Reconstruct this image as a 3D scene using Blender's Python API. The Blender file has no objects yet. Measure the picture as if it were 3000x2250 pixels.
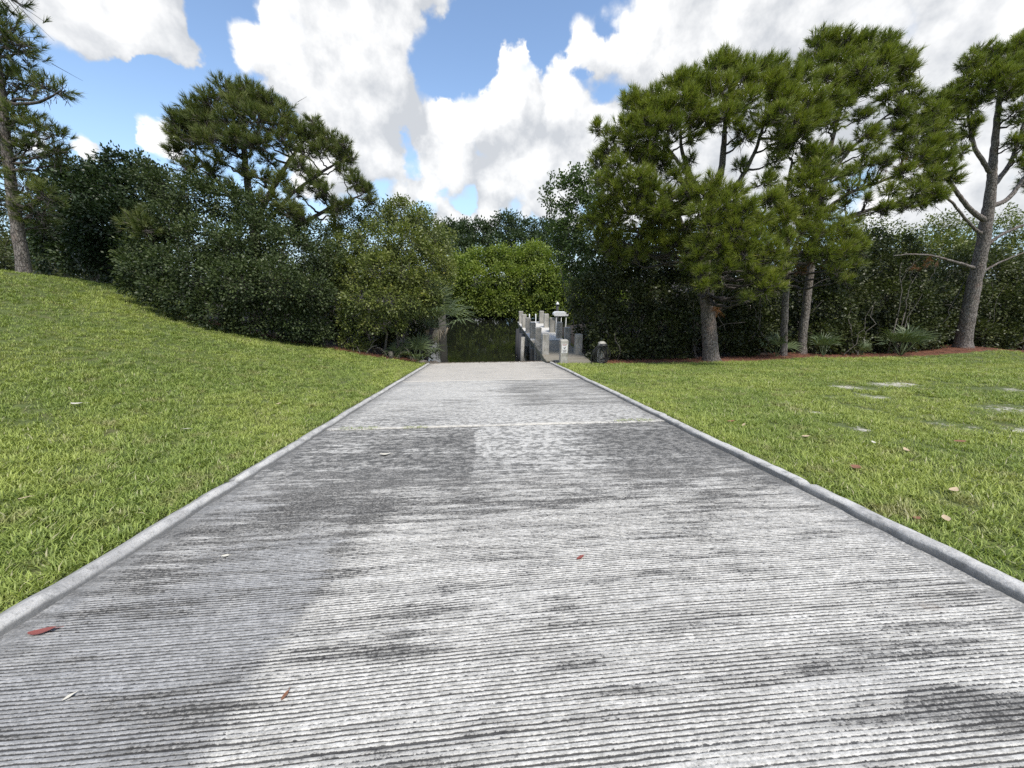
import bpy, math, random
import numpy as np
from mathutils import Vector

SEED = 7
rng = np.random.default_rng(SEED)
random.seed(SEED)
S = bpy.context.scene
COL = S.collection
PI = math.pi

# ------------------------------------------------------------------ camera
cam_d = bpy.data.cameras.new("camera")
cam = bpy.data.objects.new("camera", cam_d)
COL.objects.link(cam)
cam.location = (0, 0, 1.6)
cam.rotation_euler = (math.radians(90 - 15.885), 0, math.radians(-4.188))
cam_d.sensor_width = 36
cam_d.lens = 13.54
cam_d.clip_start = 0.05
cam_d.clip_end = 3000
S.camera = cam

# ------------------------------------------------------------------ sun and sky
SUN_EL, SUN_AZ = math.radians(60), math.radians(158)      # azimuth from +Y towards +X
sun_dir = Vector((math.sin(SUN_AZ) * math.cos(SUN_EL), math.cos(SUN_AZ) * math.cos(SUN_EL), math.sin(SUN_EL)))
sd = bpy.data.lights.new("sun", 'SUN')
sd.energy = 2.9
sd.angle = math.radians(10)
sd.color = (1.0, 0.95, 0.86)
so = bpy.data.objects.new("sun", sd)
COL.objects.link(so)
so.rotation_euler = sun_dir.to_track_quat('Z', 'Y').to_euler()
so.location = (0, 0, 40)

S.view_settings.view_transform = 'Standard'
S.view_settings.look = 'None'
S.view_settings.gamma = 1
S.view_settings.exposure = 0.6
try:
    S.view_settings.use_curve_mapping = False
except Exception:
    pass
S.cycles.max_bounces = 6
S.cycles.diffuse_bounces = 3
S.cycles.glossy_bounces = 3
S.cycles.transmission_bounces = 4
S.cycles.transparent_max_bounces = 4
S.cycles.use_denoising = False

W = bpy.data.worlds.new("World")
S.world = W
W.use_nodes = True
CLOUD_DARK, CLOUD_LIGHT = (.66, .685, .72), (1.18, 1.175, 1.16)
nt = W.node_tree
nt.nodes.clear()


class G:
    """small node-graph helper"""
    def __init__(s, nt):
        s.nt = nt

    def n(s, t, **k):
        nd = s.nt.nodes.new(t)
        for a, b in k.items():
            setattr(nd, a, b)
        return nd

    def link(s, a, b):
        s.nt.links.new(a, b)

    def put(s, sock, v):
        if isinstance(v, bpy.types.NodeSocket):
            s.link(v, sock)
        else:
            if hasattr(sock.default_value, '__len__') and not hasattr(v, '__len__'):
                v = (v, v, v, 1)[:len(sock.default_value)]
            if hasattr(sock.default_value, '__len__') and len(v) == 3 and len(sock.default_value) == 4:
                v = (*v, 1)
            sock.default_value = v

    def m(s, op, a, b=None, c=None, clamp=False):
        nd = s.n('ShaderNodeMath', operation=op, use_clamp=clamp)
        s.put(nd.inputs[0], a)
        if b is not None:
            s.put(nd.inputs[1], b)
        if c is not None:
            s.put(nd.inputs[2], c)
        return nd.outputs[0]

    def v(s, op, a, b=None, out=0):
        nd = s.n('ShaderNodeVectorMath', operation=op)
        s.put(nd.inputs[0], a)
        if b is not None:
            if op == 'SCALE':
                s.put(nd.inputs['Scale'], b)
            else:
                s.put(nd.inputs[1], b)
        return nd.outputs[out]

    def noise(s, vec, scale=5, detail=4, rough=.55, dist=0, out='Fac', lac=2.0):
        nd = s.n('ShaderNodeTexNoise')
        if vec is not None:
            s.link(vec, nd.inputs['Vector'])
        nd.inputs['Scale'].default_value = scale
        nd.inputs['Detail'].default_value = detail
        nd.inputs['Roughness'].default_value = rough
        nd.inputs['Distortion'].default_value = dist
        nd.inputs['Lacunarity'].default_value = lac
        return nd.outputs[out]

    def voronoi(s, vec, scale=5, feature='F1', rand=1.0, out='Distance'):
        nd = s.n('ShaderNodeTexVoronoi', feature=feature)
        if vec is not None:
            s.link(vec, nd.inputs['Vector'])
        nd.inputs['Scale'].default_value = scale
        nd.inputs['Randomness'].default_value = rand
        return nd.outputs[out]

    def ramp(s, fac, a, b, c=0.0, d=1.0, smooth=True):
        nd = s.n('ShaderNodeMapRange', interpolation_type='SMOOTHSTEP' if smooth else 'LINEAR')
        s.put(nd.inputs['Value'], fac)
        for i, x in ((1, a), (2, b), (3, c), (4, d)):
            s.put(nd.inputs[i], x)
        return nd.outputs[0]

    def mix(s, fac, a, b, blend='MIX'):
        nd = s.n('ShaderNodeMix', data_type='RGBA', blend_type=blend)
        s.put(nd.inputs[0], fac)
        s.put(nd.inputs[6], a)
        s.put(nd.inputs[7], b)
        return nd.outputs[2]

    def mapping(s, vec, scale=(1, 1, 1), loc=(0, 0, 0), rot=(0, 0, 0)):
        nd = s.n('ShaderNodeMapping')
        s.link(vec, nd.inputs['Vector'])
        nd.inputs['Scale'].default_value = scale
        nd.inputs['Location'].default_value = loc
        nd.inputs['Rotation'].default_value = rot
        return nd.outputs[0]

    def pos(s):
        return s.n('ShaderNodeNewGeometry').outputs['Position']

    def objco(s):
        return s.n('ShaderNodeTexCoord').outputs['Object']

    def attr(s, name, typ='GEOMETRY', out='Fac'):
        nd = s.n('ShaderNodeAttribute', attribute_type=typ, attribute_name=name)
        return nd.outputs[out]

    def sep(s, v):
        nd = s.n('ShaderNodeSeparateXYZ')
        s.link(v, nd.inputs[0])
        return nd.outputs

    def comb(s, x=0., y=0., z=0.):
        nd = s.n('ShaderNodeCombineXYZ')
        for i, q in enumerate((x, y, z)):
            s.put(nd.inputs[i], q)
        return nd.outputs[0]

    def bump(s, h, strength=.5, dist=.01):
        nd = s.n('ShaderNodeBump')
        s.put(nd.inputs['Height'], h)
        nd.inputs['Strength'].default_value = strength
        nd.inputs['Distance'].default_value = dist
        return nd.outputs[0]


# clouds over the Nishita sky: puffs (direction x, y, z, radius, weight) laid out round the horizon. Their cover is
# tabulated by azimuth and elevation, then broken up with fractal noise and shaded from the side of the sun.
CLOUDS = [
    (-0.588, 0.717, 0.373, 0.070, 1.00),
    (-0.544, 0.746, 0.385, 0.061, 1.00),
    (-0.494, 0.775, 0.394, 0.055, 1.00),
    (-0.544, 0.731, 0.412, 0.069, 1.00),
    (-0.604, 0.698, 0.384, 0.053, 1.00),
    (-0.478, 0.798, 0.367, 0.028, 0.80),
    (-0.601, 0.682, 0.416, 0.069, 1.00),
    (-0.476, 0.752, 0.456, 0.071, 1.00),
    (-0.394, 0.838, 0.377, 0.046, 1.00),
    (-0.356, 0.865, 0.353, 0.054, 1.00),
    (-0.322, 0.890, 0.324, 0.061, 1.00),
    (-0.338, 0.840, 0.424, 0.046, 1.00),
    (-0.270, 0.870, 0.412, 0.073, 1.00),
    (-0.196, 0.873, 0.446, 0.069, 1.00),
    (-0.137, 0.874, 0.467, 0.056, 1.00),
    (-0.228, 0.897, 0.378, 0.075, 1.00),
    (-0.188, 0.917, 0.351, 0.057, 1.00),
    (-0.157, 0.903, 0.400, 0.047, 1.00),
    (-0.156, 0.926, 0.345, 0.043, 1.00),
    (-0.271, 0.915, 0.300, 0.073, 1.00),
    (-0.220, 0.937, 0.272, 0.069, 1.00),
    (-0.199, 0.951, 0.238, 0.043, 1.00),
    (-0.308, 0.919, 0.246, 0.069, 1.00),
    (-0.281, 0.940, 0.195, 0.055, 1.00),
    (-0.351, 0.913, 0.207, 0.060, 1.00),
    (-0.292, 0.824, 0.485, 0.071, 1.00),
    (-0.180, 0.840, 0.513, 0.089, 1.00),
    (-0.081, 0.855, 0.513, 0.062, 1.00),
    (-0.106, 0.950, 0.293, 0.059, 1.00),
    (-0.042, 0.950, 0.310, 0.059, 1.00),
    (-0.088, 0.962, 0.259, 0.057, 1.00),
    (0.069, 0.912, 0.404, 0.042, 1.10),
    (0.084, 0.921, 0.381, 0.043, 1.00),
    (0.075, 0.913, 0.401, 0.034, 1.00),
    (0.165, 0.913, 0.372, 0.047, 1.00),
    (0.110, 0.930, 0.350, 0.069, 1.00),
    (0.202, 0.920, 0.335, 0.057, 1.00),
    (0.037, 0.938, 0.344, 0.053, 1.00),
    (-0.016, 0.947, 0.320, 0.054, 1.00),
    (0.256, 0.922, 0.289, 0.059, 1.00),
    (0.176, 0.948, 0.264, 0.092, 1.00),
    (0.066, 0.967, 0.247, 0.095, 1.00),
    (-0.046, 0.971, 0.236, 0.059, 1.00),
    (0.247, 0.940, 0.234, 0.071, 1.00),
    (0.273, 0.903, 0.331, 0.032, 1.00),
    (0.207, 0.879, 0.430, 0.043, 1.00),
    (0.259, 0.876, 0.408, 0.051, 1.00),
    (0.318, 0.843, 0.435, 0.077, 1.00),
    (0.348, 0.870, 0.348, 0.082, 1.00),
    (0.411, 0.815, 0.409, 0.124, 1.00),
    (0.538, 0.745, 0.394, 0.131, 1.00),
    (0.652, 0.673, 0.349, 0.116, 1.00),
    (0.742, 0.602, 0.294, 0.103, 1.00),
    (0.631, 0.721, 0.286, 0.120, 1.00),
    (0.733, 0.640, 0.232, 0.105, 1.00),
    (0.473, 0.837, 0.275, 0.123, 1.00),
    (0.583, 0.793, 0.178, 0.110, 1.00),
    (0.425, 0.884, 0.195, 0.118, 1.00),
    (0.792, 0.595, 0.139, 0.089, 1.00),
    (0.724, 0.678, 0.124, 0.092, 1.00),
    (0.339, 0.903, 0.264, 0.071, 1.00),
    (0.325, 0.932, 0.162, 0.069, 1.00),
    (0.494, 0.717, 0.492, 0.114, 1.00),
    (0.645, 0.626, 0.439, 0.096, 1.00),
    (0.337, 0.787, 0.517, 0.086, 1.00),
    (0.753, 0.562, 0.342, 0.079, 1.00),
    (0.824, 0.531, 0.198, 0.093, 1.00),
    (-0.502, 0.816, 0.285, 0.015, 1.00),
    (-0.513, 0.813, 0.275, 0.014, 1.00),
    (-0.564, 0.796, 0.220, 0.020, 1.00),
    (-0.545, 0.804, 0.238, 0.018, 1.00),
    (-0.542, 0.811, 0.220, 0.019, 1.00),
    (-0.652, 0.728, 0.214, 0.021, 1.00),
    (-0.642, 0.737, 0.209, 0.016, 1.00),
    (-0.669, 0.717, 0.197, 0.018, 1.00),
    (-0.627, 0.755, 0.192, 0.017, 1.00),
    (-0.692, 0.700, 0.178, 0.020, 1.00),
    (-0.087, 0.986, 0.141, 0.041, 1.00),
    (-0.068, 0.991, 0.115, 0.039, 1.00),
    (-0.033, 0.994, 0.107, 0.030, 1.00),
    (0.006, 0.988, 0.155, 0.036, 0.80),
    (0.006, 0.993, 0.120, 0.035, 1.00),
    (-0.187, 0.968, 0.166, 0.041, 0.70),
    (-0.137, 0.972, 0.192, 0.034, 0.70),
    (-0.113, 0.970, 0.215, 0.041, 0.50),
    (0.148, 0.971, 0.188, 0.061, 1.00),
    (0.044, 0.979, 0.198, 0.056, 1.00),
    (0.112, 0.969, 0.218, 0.055, 1.00),
    (0.103, 0.984, 0.142, 0.054, 0.45),
    (0.206, 0.966, 0.156, 0.072, 0.60),
    (-0.046, 0.909, 0.414, 0.063, -1.20),
    (-0.015, 0.891, 0.454, 0.059, -1.20),
    (-0.070, 0.932, 0.355, 0.036, -1.00),
    (0.051, 0.878, 0.476, 0.044, -1.20),
    (0.127, 0.881, 0.455, 0.042, -1.00),
    (0.122, 0.905, 0.406, 0.026, -1.00),
    (-0.106, 0.915, 0.390, 0.026, -0.60),
    (-0.594, 0.754, 0.279, 0.048, -1.00),
    (-0.529, 0.793, 0.303, 0.043, -1.00),
]
_c = np.array(CLOUDS)
AZ0, AZ1, NAZ = math.radians(-60), math.radians(68), 128
EL0, DEL, NEL = math.radians(1.5), math.radians(1.95), 24
_az = np.linspace(AZ0, AZ1, NAZ)
_el = EL0 + DEL * np.arange(NEL)
_A, _E = np.meshgrid(_az, _el)
_D = np.stack([np.sin(_A) * np.cos(_E), np.cos(_A) * np.cos(_E), np.sin(_E)], -1)
_cov = np.zeros(_A.shape)
for _p in _c:
    _n = _p[:3] / np.linalg.norm(_p[:3])
    _cov += _p[4] * np.clip(1 - 2 * (1 - _D @ _n) / _p[3] ** 2, 0, 1)
_cov = np.clip(_cov, -.4, 1.2) / 1.6 + .25

g = G(nt)
tc = g.n('ShaderNodeTexCoord')
dirv = g.v('NORMALIZE', tc.outputs['Generated'])
dx, dy, dz = g.sep(dirv)[:3]
az = g.m('ARCTAN2', dx, dy)
el = g.m('ARCSINE', dz)
wn = g.n('ShaderNodeTexNoise')
g.link(dirv, wn.inputs['Vector'])
wn.inputs['Scale'].default_value = 10
wn.inputs['Detail'].default_value = 5
wn.inputs['Roughness'].default_value = .6
wr = g.sep(wn.outputs['Color'])
WA = .085
az = g.m('ADD', az, g.m('MULTIPLY_ADD', wr[0], WA * 1.1, -WA * .55))
el = g.m('ADD', el, g.m('MULTIPLY_ADD', wr[1], WA, -WA * .5))

grp = bpy.data.node_groups.new("cloud_cover", 'ShaderNodeTree')
grp.interface.new_socket("Az", in_out='INPUT', socket_type='NodeSocketFloat')
grp.interface.new_socket("El", in_out='INPUT', socket_type='NodeSocketFloat')
grp.interface.new_socket("Cover", in_out='OUTPUT', socket_type='NodeSocketFloat')
gg = G(grp)
gi = gg.n('NodeGroupInput')
go = gg.n('NodeGroupOutput')
u = gg.m('MULTIPLY_ADD', gi.outputs[0], 1 / (AZ1 - AZ0), -AZ0 / (AZ1 - AZ0), clamp=True)
v_ = gg.m('MULTIPLY_ADD', gi.outputs[1], 1 / DEL, -EL0 / DEL)
uc = gg.comb(u, u, u)
acc = None
for q in range(NEL // 3):
    cn = gg.n('ShaderNodeRGBCurve')
    gg.link(uc, cn.inputs['Color'])
    mp = cn.mapping
    mp.use_clip = False
    mp.extend = 'HORIZONTAL'
    for ch in range(3):
        cv = mp.curves[ch]
        row = _cov[q * 3 + ch]
        while len(cv.points) < NAZ:
            cv.points.new(.5, .5)
        for i in range(NAZ):
            cv.points[i].location = (i / (NAZ - 1), float(row[i]))
            cv.points[i].handle_type = 'VECTOR'
    mp.update()
    hats = gg.comb(*[gg.m('SUBTRACT', 1, gg.m('ABSOLUTE', gg.m('SUBTRACT', v_, q * 3 + ch)), clamp=True) for ch in range(3)])
    f = gg.v('DOT_PRODUCT', cn.outputs[0], hats, out=1)
    acc = f if acc is None else gg.m('ADD', acc, f)
gg.link(gg.m('MULTIPLY_ADD', acc, 1.6, -.4), go.inputs[0])


def cover(a, e):
    nd = g.n('ShaderNodeGroup')
    nd.node_tree = grp
    g.link(a, nd.inputs[0]); g.link(e, nd.inputs[1])
    return nd.outputs[0]


# the same kind of broken cloud carries on round the rest of the sky and overhead
rest = g.ramp(g.noise(dirv, 2.6, 4, .55), .46, .60)
fwd = g.v('DOT_PRODUCT', dirv, (.10, .955, .28), out=1)
rest = g.m('MULTIPLY', rest, g.m('MAXIMUM', g.ramp(fwd, .50, .36), g.ramp(dz, .66, .74)))
n1 = g.noise(dirv, 8, 7, .60)
n1b = g.noise(g.v('ADD', dirv, (-.022, 0.0, .036)), 8, 5, .60)
bil = g.m('ADD', g.m('MULTIPLY', g.voronoi(g.v('ADD', dirv, g.v('SCALE', wn.outputs['Color'], .06)), 13), .62), g.m('MULTIPLY', g.voronoi(g.v('ADD', dirv, g.v('SCALE', wn.outputs['Color'], .04)), 31), .38))
cv0 = g.m('ADD', cover(az, el), rest)
cv1 = g.m('ADD', cover(g.m('ADD', az, -.03), g.m('ADD', el, .055)), rest)
d0 = g.m('ADD', g.m('MINIMUM', g.m('MULTIPLY', cv0, 1.25), 1.1), g.m('ADD', g.m('MULTIPLY_ADD', n1, .80, -.40), g.m('MULTIPLY_ADD', bil, -1.15, .56)))
alpha = g.ramp(d0, .13, g.ramp(wr[2], .40, .62, .42, .95))
# relief: where the cloud thins towards the sun it is bright, its undersides turn grey
relief = g.m('MULTIPLY', g.m('SUBTRACT', n1, n1b), 3.2)
under = g.m('MULTIPLY', g.m('SUBTRACT', cv0, cv1), .75)
puff = g.m('MULTIPLY_ADD', bil, -1.3, .56)
shade = g.m('ADD', g.m('ADD', g.m('ADD', relief, under), puff), .50)
shade = g.m('SUBTRACT', shade, g.ramp(d0, .6, 1.5, 0, .30))
shade = g.ramp(shade, -.25, .85, smooth=False)
ccol = g.mix(shade, CLOUD_DARK, CLOUD_LIGHT)
sky = g.n('ShaderNodeTexSky', sky_type='NISHITA')
sky.sun_disc = False
sky.sun_elevation = SUN_EL
sky.sun_rotation = SUN_AZ
sky.air_density = 1.0
sky.dust_density = .15
sky.ozone_density = 1.6
skyc = g.mix(g.ramp(dz, .30, .0, 0, .75), sky.outputs[0], (2.0, 3.1, 4.5))   # summer haze low round the whole horizon
SKY_STR = .145
final = g.mix(g.m('MULTIPLY', alpha, .97), skyc, g.v('SCALE', ccol, 1.0 / SKY_STR * .66))
bg = g.n('ShaderNodeBackground')
g.link(final, bg.inputs['Color'])
bg.inputs['Strength'].default_value = SKY_STR
wo = g.n('ShaderNodeOutputWorld')
g.link(bg.outputs[0], wo.inputs['Surface'])
W.cycles.sampling_method = 'MANUAL'
W.cycles.sample_map_resolution = 512

# ------------------------------------------------------------------ object helpers

def tag(o, label=None, cat=None, group=None, kind=None):
    if label: o['label'] = label
    if cat: o['category'] = cat
    if group: o['group'] = group
    if kind: o['kind'] = kind
    return o


def empty(name, loc, label=None, cat=None, group=None, rz=0):
    o = bpy.data.objects.new(name, None)
    COL.objects.link(o)
    o.location = loc
    o.rotation_euler = (0, 0, rz)
    o.empty_display_size = .2
    return tag(o, label, cat, group)


def npmesh(name, V, F, mat=None, smooth=False, attrs=None):
    """V (n,3); F (m,k) all faces with k corners"""
    V = np.ascontiguousarray(V, dtype=np.float32)
    F = np.ascontiguousarray(F, dtype=np.int32)
    me = bpy.data.meshes.new(name)
    m, k = F.shape
    me.vertices.add(len(V))
    me.vertices.foreach_set('co', V.ravel())
    me.loops.add(m * k)
    me.loops.foreach_set('vertex_index', F.ravel())
    me.polygons.add(m)
    me.polygons.foreach_set('loop_start', np.arange(0, m * k, k, dtype=np.int32))
    if smooth:
        me.polygons.foreach_set('use_smooth', np.ones(m, dtype=bool))
    for an, arr in (attrs or {}).items():
        a = me.attributes.new(an, 'FLOAT', 'POINT')
        a.data.foreach_set('value', np.ascontiguousarray(arr, dtype=np.float32))
    me.update(calc_edges=True)
    if mat: me.materials.append(mat)
    return me


def obj(name, me, parent=None, loc=None):
    """links a mesh whose vertices are in world space (or local when loc is given)"""
    o = bpy.data.objects.new(name, me)
    COL.objects.link(o)
    if loc is not None:
        o.location = loc
    if parent is not None:
        o.parent = parent
    return o


class MB:
    """collects simple solids with mixed faces"""
    def __init__(s):
        s.v, s.f = [], []

    def add(s, vs, fs):
        b = len(s.v)
        s.v += [tuple(x) for x in vs]
        s.f += [tuple(i + b for i in q) for q in fs]

    def box(s, c, d, cham=0.0, taper=1.0):
        x, y, z = [q / 2 for q in d]
        if cham <= 0:
            vs = [(c[0] + a * x, c[1] + b * y, c[2] + e * z) for e in (-1, 1) for a, b in ((-1, -1), (1, -1), (1, 1), (-1, 1))]
            s.add(vs, [(3, 2, 1, 0), (4, 5, 6, 7), (0, 1, 5, 4), (1, 2, 6, 5), (2, 3, 7, 6), (3, 0, 4, 7)])
            return
        h = cham
        rings = []
        for zz, ins in ((-z, 0), (z - h, 0), (z, h)):
            xi, yi = x - ins, y - ins
            r = []
            for a, b in ((-1, -1), (1, -1), (1, 1), (-1, 1)):
                k = h * .6
                if (a, b) in ((-1, -1), (1, 1)):
                    r += [(c[0] + a * xi, c[1] + b * (yi - k), c[2] + zz), (c[0] + a * (xi - k), c[1] + b * yi, c[2] + zz)]
                else:
                    r += [(c[0] + a * (xi - k), c[1] + b * yi, c[2] + zz), (c[0] + a * xi, c[1] + b * (yi - k), c[2] + zz)]
            rings.append(r)
        vs = sum(rings, [])
        fs = [tuple(range(7, -1, -1)), tuple(range(16, 24))]
        for k in (0, 8):
            for i in range(8):
                j = (i + 1) % 8
                fs.append((k + i, k + j, k + 8 + j, k + 8 + i))
        s.add(vs, fs)

    def tube(s, pts, rad, n=8, cap=True):
        V, F = tube_np(pts, rad, n)
        b = len(s.v)
        s.v += [tuple(x) for x in V]
        s.f += [tuple(int(i) + b for i in q) for q in F]
        if cap:
            s.f.append(tuple(b + i for i in range(n - 1, -1, -1)))
            s.f.append(tuple(b + len(V) - n + i for i in range(n)))

    def mesh(s, name, mat, smooth=False):
        me = bpy.data.meshes.new(name)
        me.from_pydata(s.v, [], s.f)
        if smooth:
            for p in me.polygons: p.use_smooth = True
        me.materials.append(mat)
        return me

    def build(s, name, mat, parent=None, smooth=False, loc=None):
        return obj(name, s.mesh(name, mat, smooth), parent, loc)


def norm(a):
    return a / np.maximum(np.linalg.norm(a, axis=-1, keepdims=True), 1e-9)


def tube_np(pts, rad, n=8):
    pts = np.asarray(pts, float)
    m = len(pts)
    rad = np.broadcast_to(np.asarray(rad, float), (m,))
    t = np.gradient(pts, axis=0)
    t = norm(t)
    ref = np.array([0., 0, 1]) if abs(t[:, 2]).mean() < .8 else np.array([1., 0, 0])
    u = norm(np.cross(t, ref))
    w = np.cross(t, u)
    a = np.arange(n) / n * 2 * PI
    V = pts[:, None] + rad[:, None, None] * (np.cos(a)[None, :, None] * u[:, None] + np.sin(a)[None, :, None] * w[:, None])
    V = V.reshape(-1, 3)
    i = np.arange(m - 1)[:, None] * n
    j = np.arange(n)[None]
    k = (j + 1) % n
    F = np.stack([i + j, i + k, i + n + k, i + n + j], -1).reshape(-1, 4)
    return V, F


def prisms(A, B, r0, r1, n=3):
    """many straight tapered twigs at once"""
    A = np.asarray(A, float); B = np.asarray(B, float)
    N = len(A)
    r0 = np.broadcast_to(r0, (N,)); r1 = np.broadcast_to(r1, (N,))
    d = norm(B - A)
    ref = np.where(np.abs(d[:, 2:3]) < .8, np.array([[0., 0, 1]]), np.array([[1., 0, 0]]))
    u = norm(np.cross(d, ref)); w = np.cross(d, u)
    a = np.arange(n) / n * 2 * PI
    off = np.cos(a)[None, :, None] * u[:, None] + np.sin(a)[None, :, None] * w[:, None]
    V = np.concatenate([A[:, None] + off * r0[:, None, None], B[:, None] + off * r1[:, None, None]], 1).reshape(-1, 3)
    b = np.arange(N)[:, None] * 2 * n
    j = np.arange(n)[None]; k = (j + 1) % n
    F = np.stack([b + j, b + k, b + n + k, b + n + j], -1).reshape(-1, 4)
    return V, F


class Acc:
    def __init__(s):
        s.V, s.F, s.n, s.A = [], [], 0, []

    def add(s, V, F, a=None):
        s.V.append(np.asarray(V)); s.F.append(np.asarray(F) + s.n); s.n += len(V)
        s.A.append(np.full(len(V), .5) if a is None else np.asarray(a))

    def mesh(s, name, mat, smooth=False, attr=True):
        return npmesh(name, np.concatenate(s.V), np.concatenate(s.F), mat, smooth,
                      {'tint': np.concatenate(s.A)} if attr else None)


def smooth01(x, a, b):
    t = np.clip((x - a) / (b - a), 0, 1)
    return t * t * (3 - 2 * t)


# value noise for numpy (used for shapes only)
_perm = np.random.default_rng(11).random((256, 256))


def vnoise(x, y):
    x = np.asarray(x, float); y = np.asarray(y, float)
    xi = np.floor(x).astype(int); yi = np.floor(y).astype(int)
    fx = x - xi; fy = y - yi
    fx = fx * fx * (3 - 2 * fx); fy = fy * fy * (3 - 2 * fy)
    p = lambda a, b: _perm[a & 255, b & 255]
    return ((p(xi, yi) * (1 - fx) + p(xi + 1, yi) * fx) * (1 - fy) + (p(xi, yi + 1) * (1 - fx) + p(xi + 1, yi + 1) * fx) * fy) * 2 - 1


def fbm(x, y, o=4):
    s, a = 0, 1
    for i in range(o):
        s = s + a * vnoise(x * 2 ** i + 17 * i, y * 2 ** i + 31 * i)
        a *= .5
    return s / 1.9


# ------------------------------------------------------------------ the lie of the land
SL = .138                    # the slope of the ramp and the lawns beside it
XL, XR = -2.74, 3.20         # outer edges of the kerbs
YC = 18.7                    # where the ramp tips over towards the water
WATER = -3.32


def height(x, y):
    x = np.asarray(x, float); y = np.asarray(y, float)
    yy = np.where(y < 19.5, y, 19.5 + (y - 19.5) * .12)
    z = -SL * yy
    u = np.maximum(-(x + 3.0), 0)
    H = .17 * u + .0084 * u * u
    H = np.minimum(H, 3.5 + .02 * u)
    ky = .42 + .58 * smooth01(y, 0, 14)
    ky = ky * (1 - .55 * smooth01(y, 17, 32))
    z = z + H * ky
    # the far left pine stands on the rounded top, the ground drops behind
    z = z + .03 * fbm(x * .6, y * .6, 3) * smooth01(np.abs(x - .23), 3.1, 5)
    # creek bed
    xl = -3.4 - 9 * smooth01(y, 34, 42)
    xr = 5.6 + 7 * smooth01(y, 34, 42)
    ins = smooth01(x, xl - 1.2, xl + .4) * (1 - smooth01(x, xr - .4, xr + 1.6))
    ins = ins * smooth01(y, 18.9, 20.4) * (1 - smooth01(y, 46.5, 49))
    z = z * (1 - ins) + -4.6 * ins
    far = smooth01(y, 44, 50)
    z = z * (1 - far * (1 - ins)) + (-2.9) * far * (1 - ins)
    # mounds of pine straw at the trunks
    for (mx, my, r, h) in ((15.3, 17.9, 1.5, .20), (26.3, 19.2, 2.4, .32)):
        z = z + h * np.exp(-((x - mx) ** 2 + (y - my) ** 2) / r ** 2)
    return z


def hz(x, y):
    return float(height(x, y))


# ------------------------------------------------------------------ materials

def mat(name):
    m = bpy.data.materials.new(name)
    m.use_nodes = True
    n = m.node_tree
    n.nodes.clear()
    gr = G(n)
    out = gr.n('ShaderNodeOutputMaterial')
    bs = gr.n('ShaderNodeBsdfPrincipled')
    gr.link(bs.outputs[0], out.inputs[0])
    return m, gr, bs, out


def leaf_mat(name, dark, light, rough=.5, trans=.25, yellow=None, spec=.4, brown=None):
    m, gr, bs, out = mat(name)
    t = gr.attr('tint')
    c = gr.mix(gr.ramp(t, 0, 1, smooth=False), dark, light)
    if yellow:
        c = gr.mix(gr.ramp(t, .9, 1.0, 0, .8), c, yellow)
    if brown:
        c = gr.mix(gr.ramp(t, .05, 0.0, 0, .9), c, brown)
    n = gr.noise(gr.pos(), .8, 3)
    c = gr.mix(gr.ramp(n, .3, .7, 0, .35), c, gr.v('MULTIPLY', c, (1.5, 1.3, .8)))
    gr.link(c, bs.inputs['Base Color'])
    bs.inputs['Roughness'].default_value = rough
    bs.inputs['Specular IOR Level'].default_value = spec
    if trans > 0:
        tr = gr.n('ShaderNodeBsdfTranslucent')
        gr.link(gr.v('MULTIPLY', c, (1.3, 1.5, .7)), tr.inputs['Color'])
        mx = gr.n('ShaderNodeMixShader')
        mx.inputs[0].default_value = trans
        gr.link(bs.outputs[0], mx.inputs[1])
        gr.link(tr.outputs[0], mx.inputs[2])
        gr.link(mx.outputs[0], out.inputs[0])
    return m


M_PINE = leaf_mat("pine_needles", (.05, .078, .016), (.275, .315, .055), .5, .25, yellow=(.20, .16, .04), brown=(.16, .07, .03))
M_PINE_FAR = leaf_mat("pine_needles_left", (.038, .062, .020), (.185, .215, .06), .55, .2, yellow=(.17, .15, .04), brown=(.16, .07, .03))
M_LEAF_DARK = leaf_mat("dark_leaves", (.020, .034, .014), (.10, .135, .052), .5, .2, yellow=(.16, .18, .09), spec=.35)
M_LEAF_MAG = leaf_mat("glossy_leaves", (.016, .030, .015), (.062, .095, .040), .45, .15, spec=.45)
M_LEAF_MANG = leaf_mat("mangrove_leaves", (.05, .072, .022), (.20, .235, .065), .45, .25, yellow=(.28, .27, .07))
M_LEAF_FAR = leaf_mat("far_mangrove_leaves", (.05, .085, .022), (.24, .30, .06), .5, .3, yellow=(.27, .30, .06))
M_LEAF_UND = leaf_mat("understory_leaves", (.018, .026, .011), (.095, .115, .04), .45, .18, yellow=(.12, .13, .04))
M_LEAF_RND = leaf_mat("sea_grape_leaves", (.030, .055, .020), (.10, .15, .05), .45, .3)
M_PALM = leaf_mat("palmetto_leaf", (.06, .09, .045), (.17, .22, .12), .5, .15, yellow=(.22, .20, .11))


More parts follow.
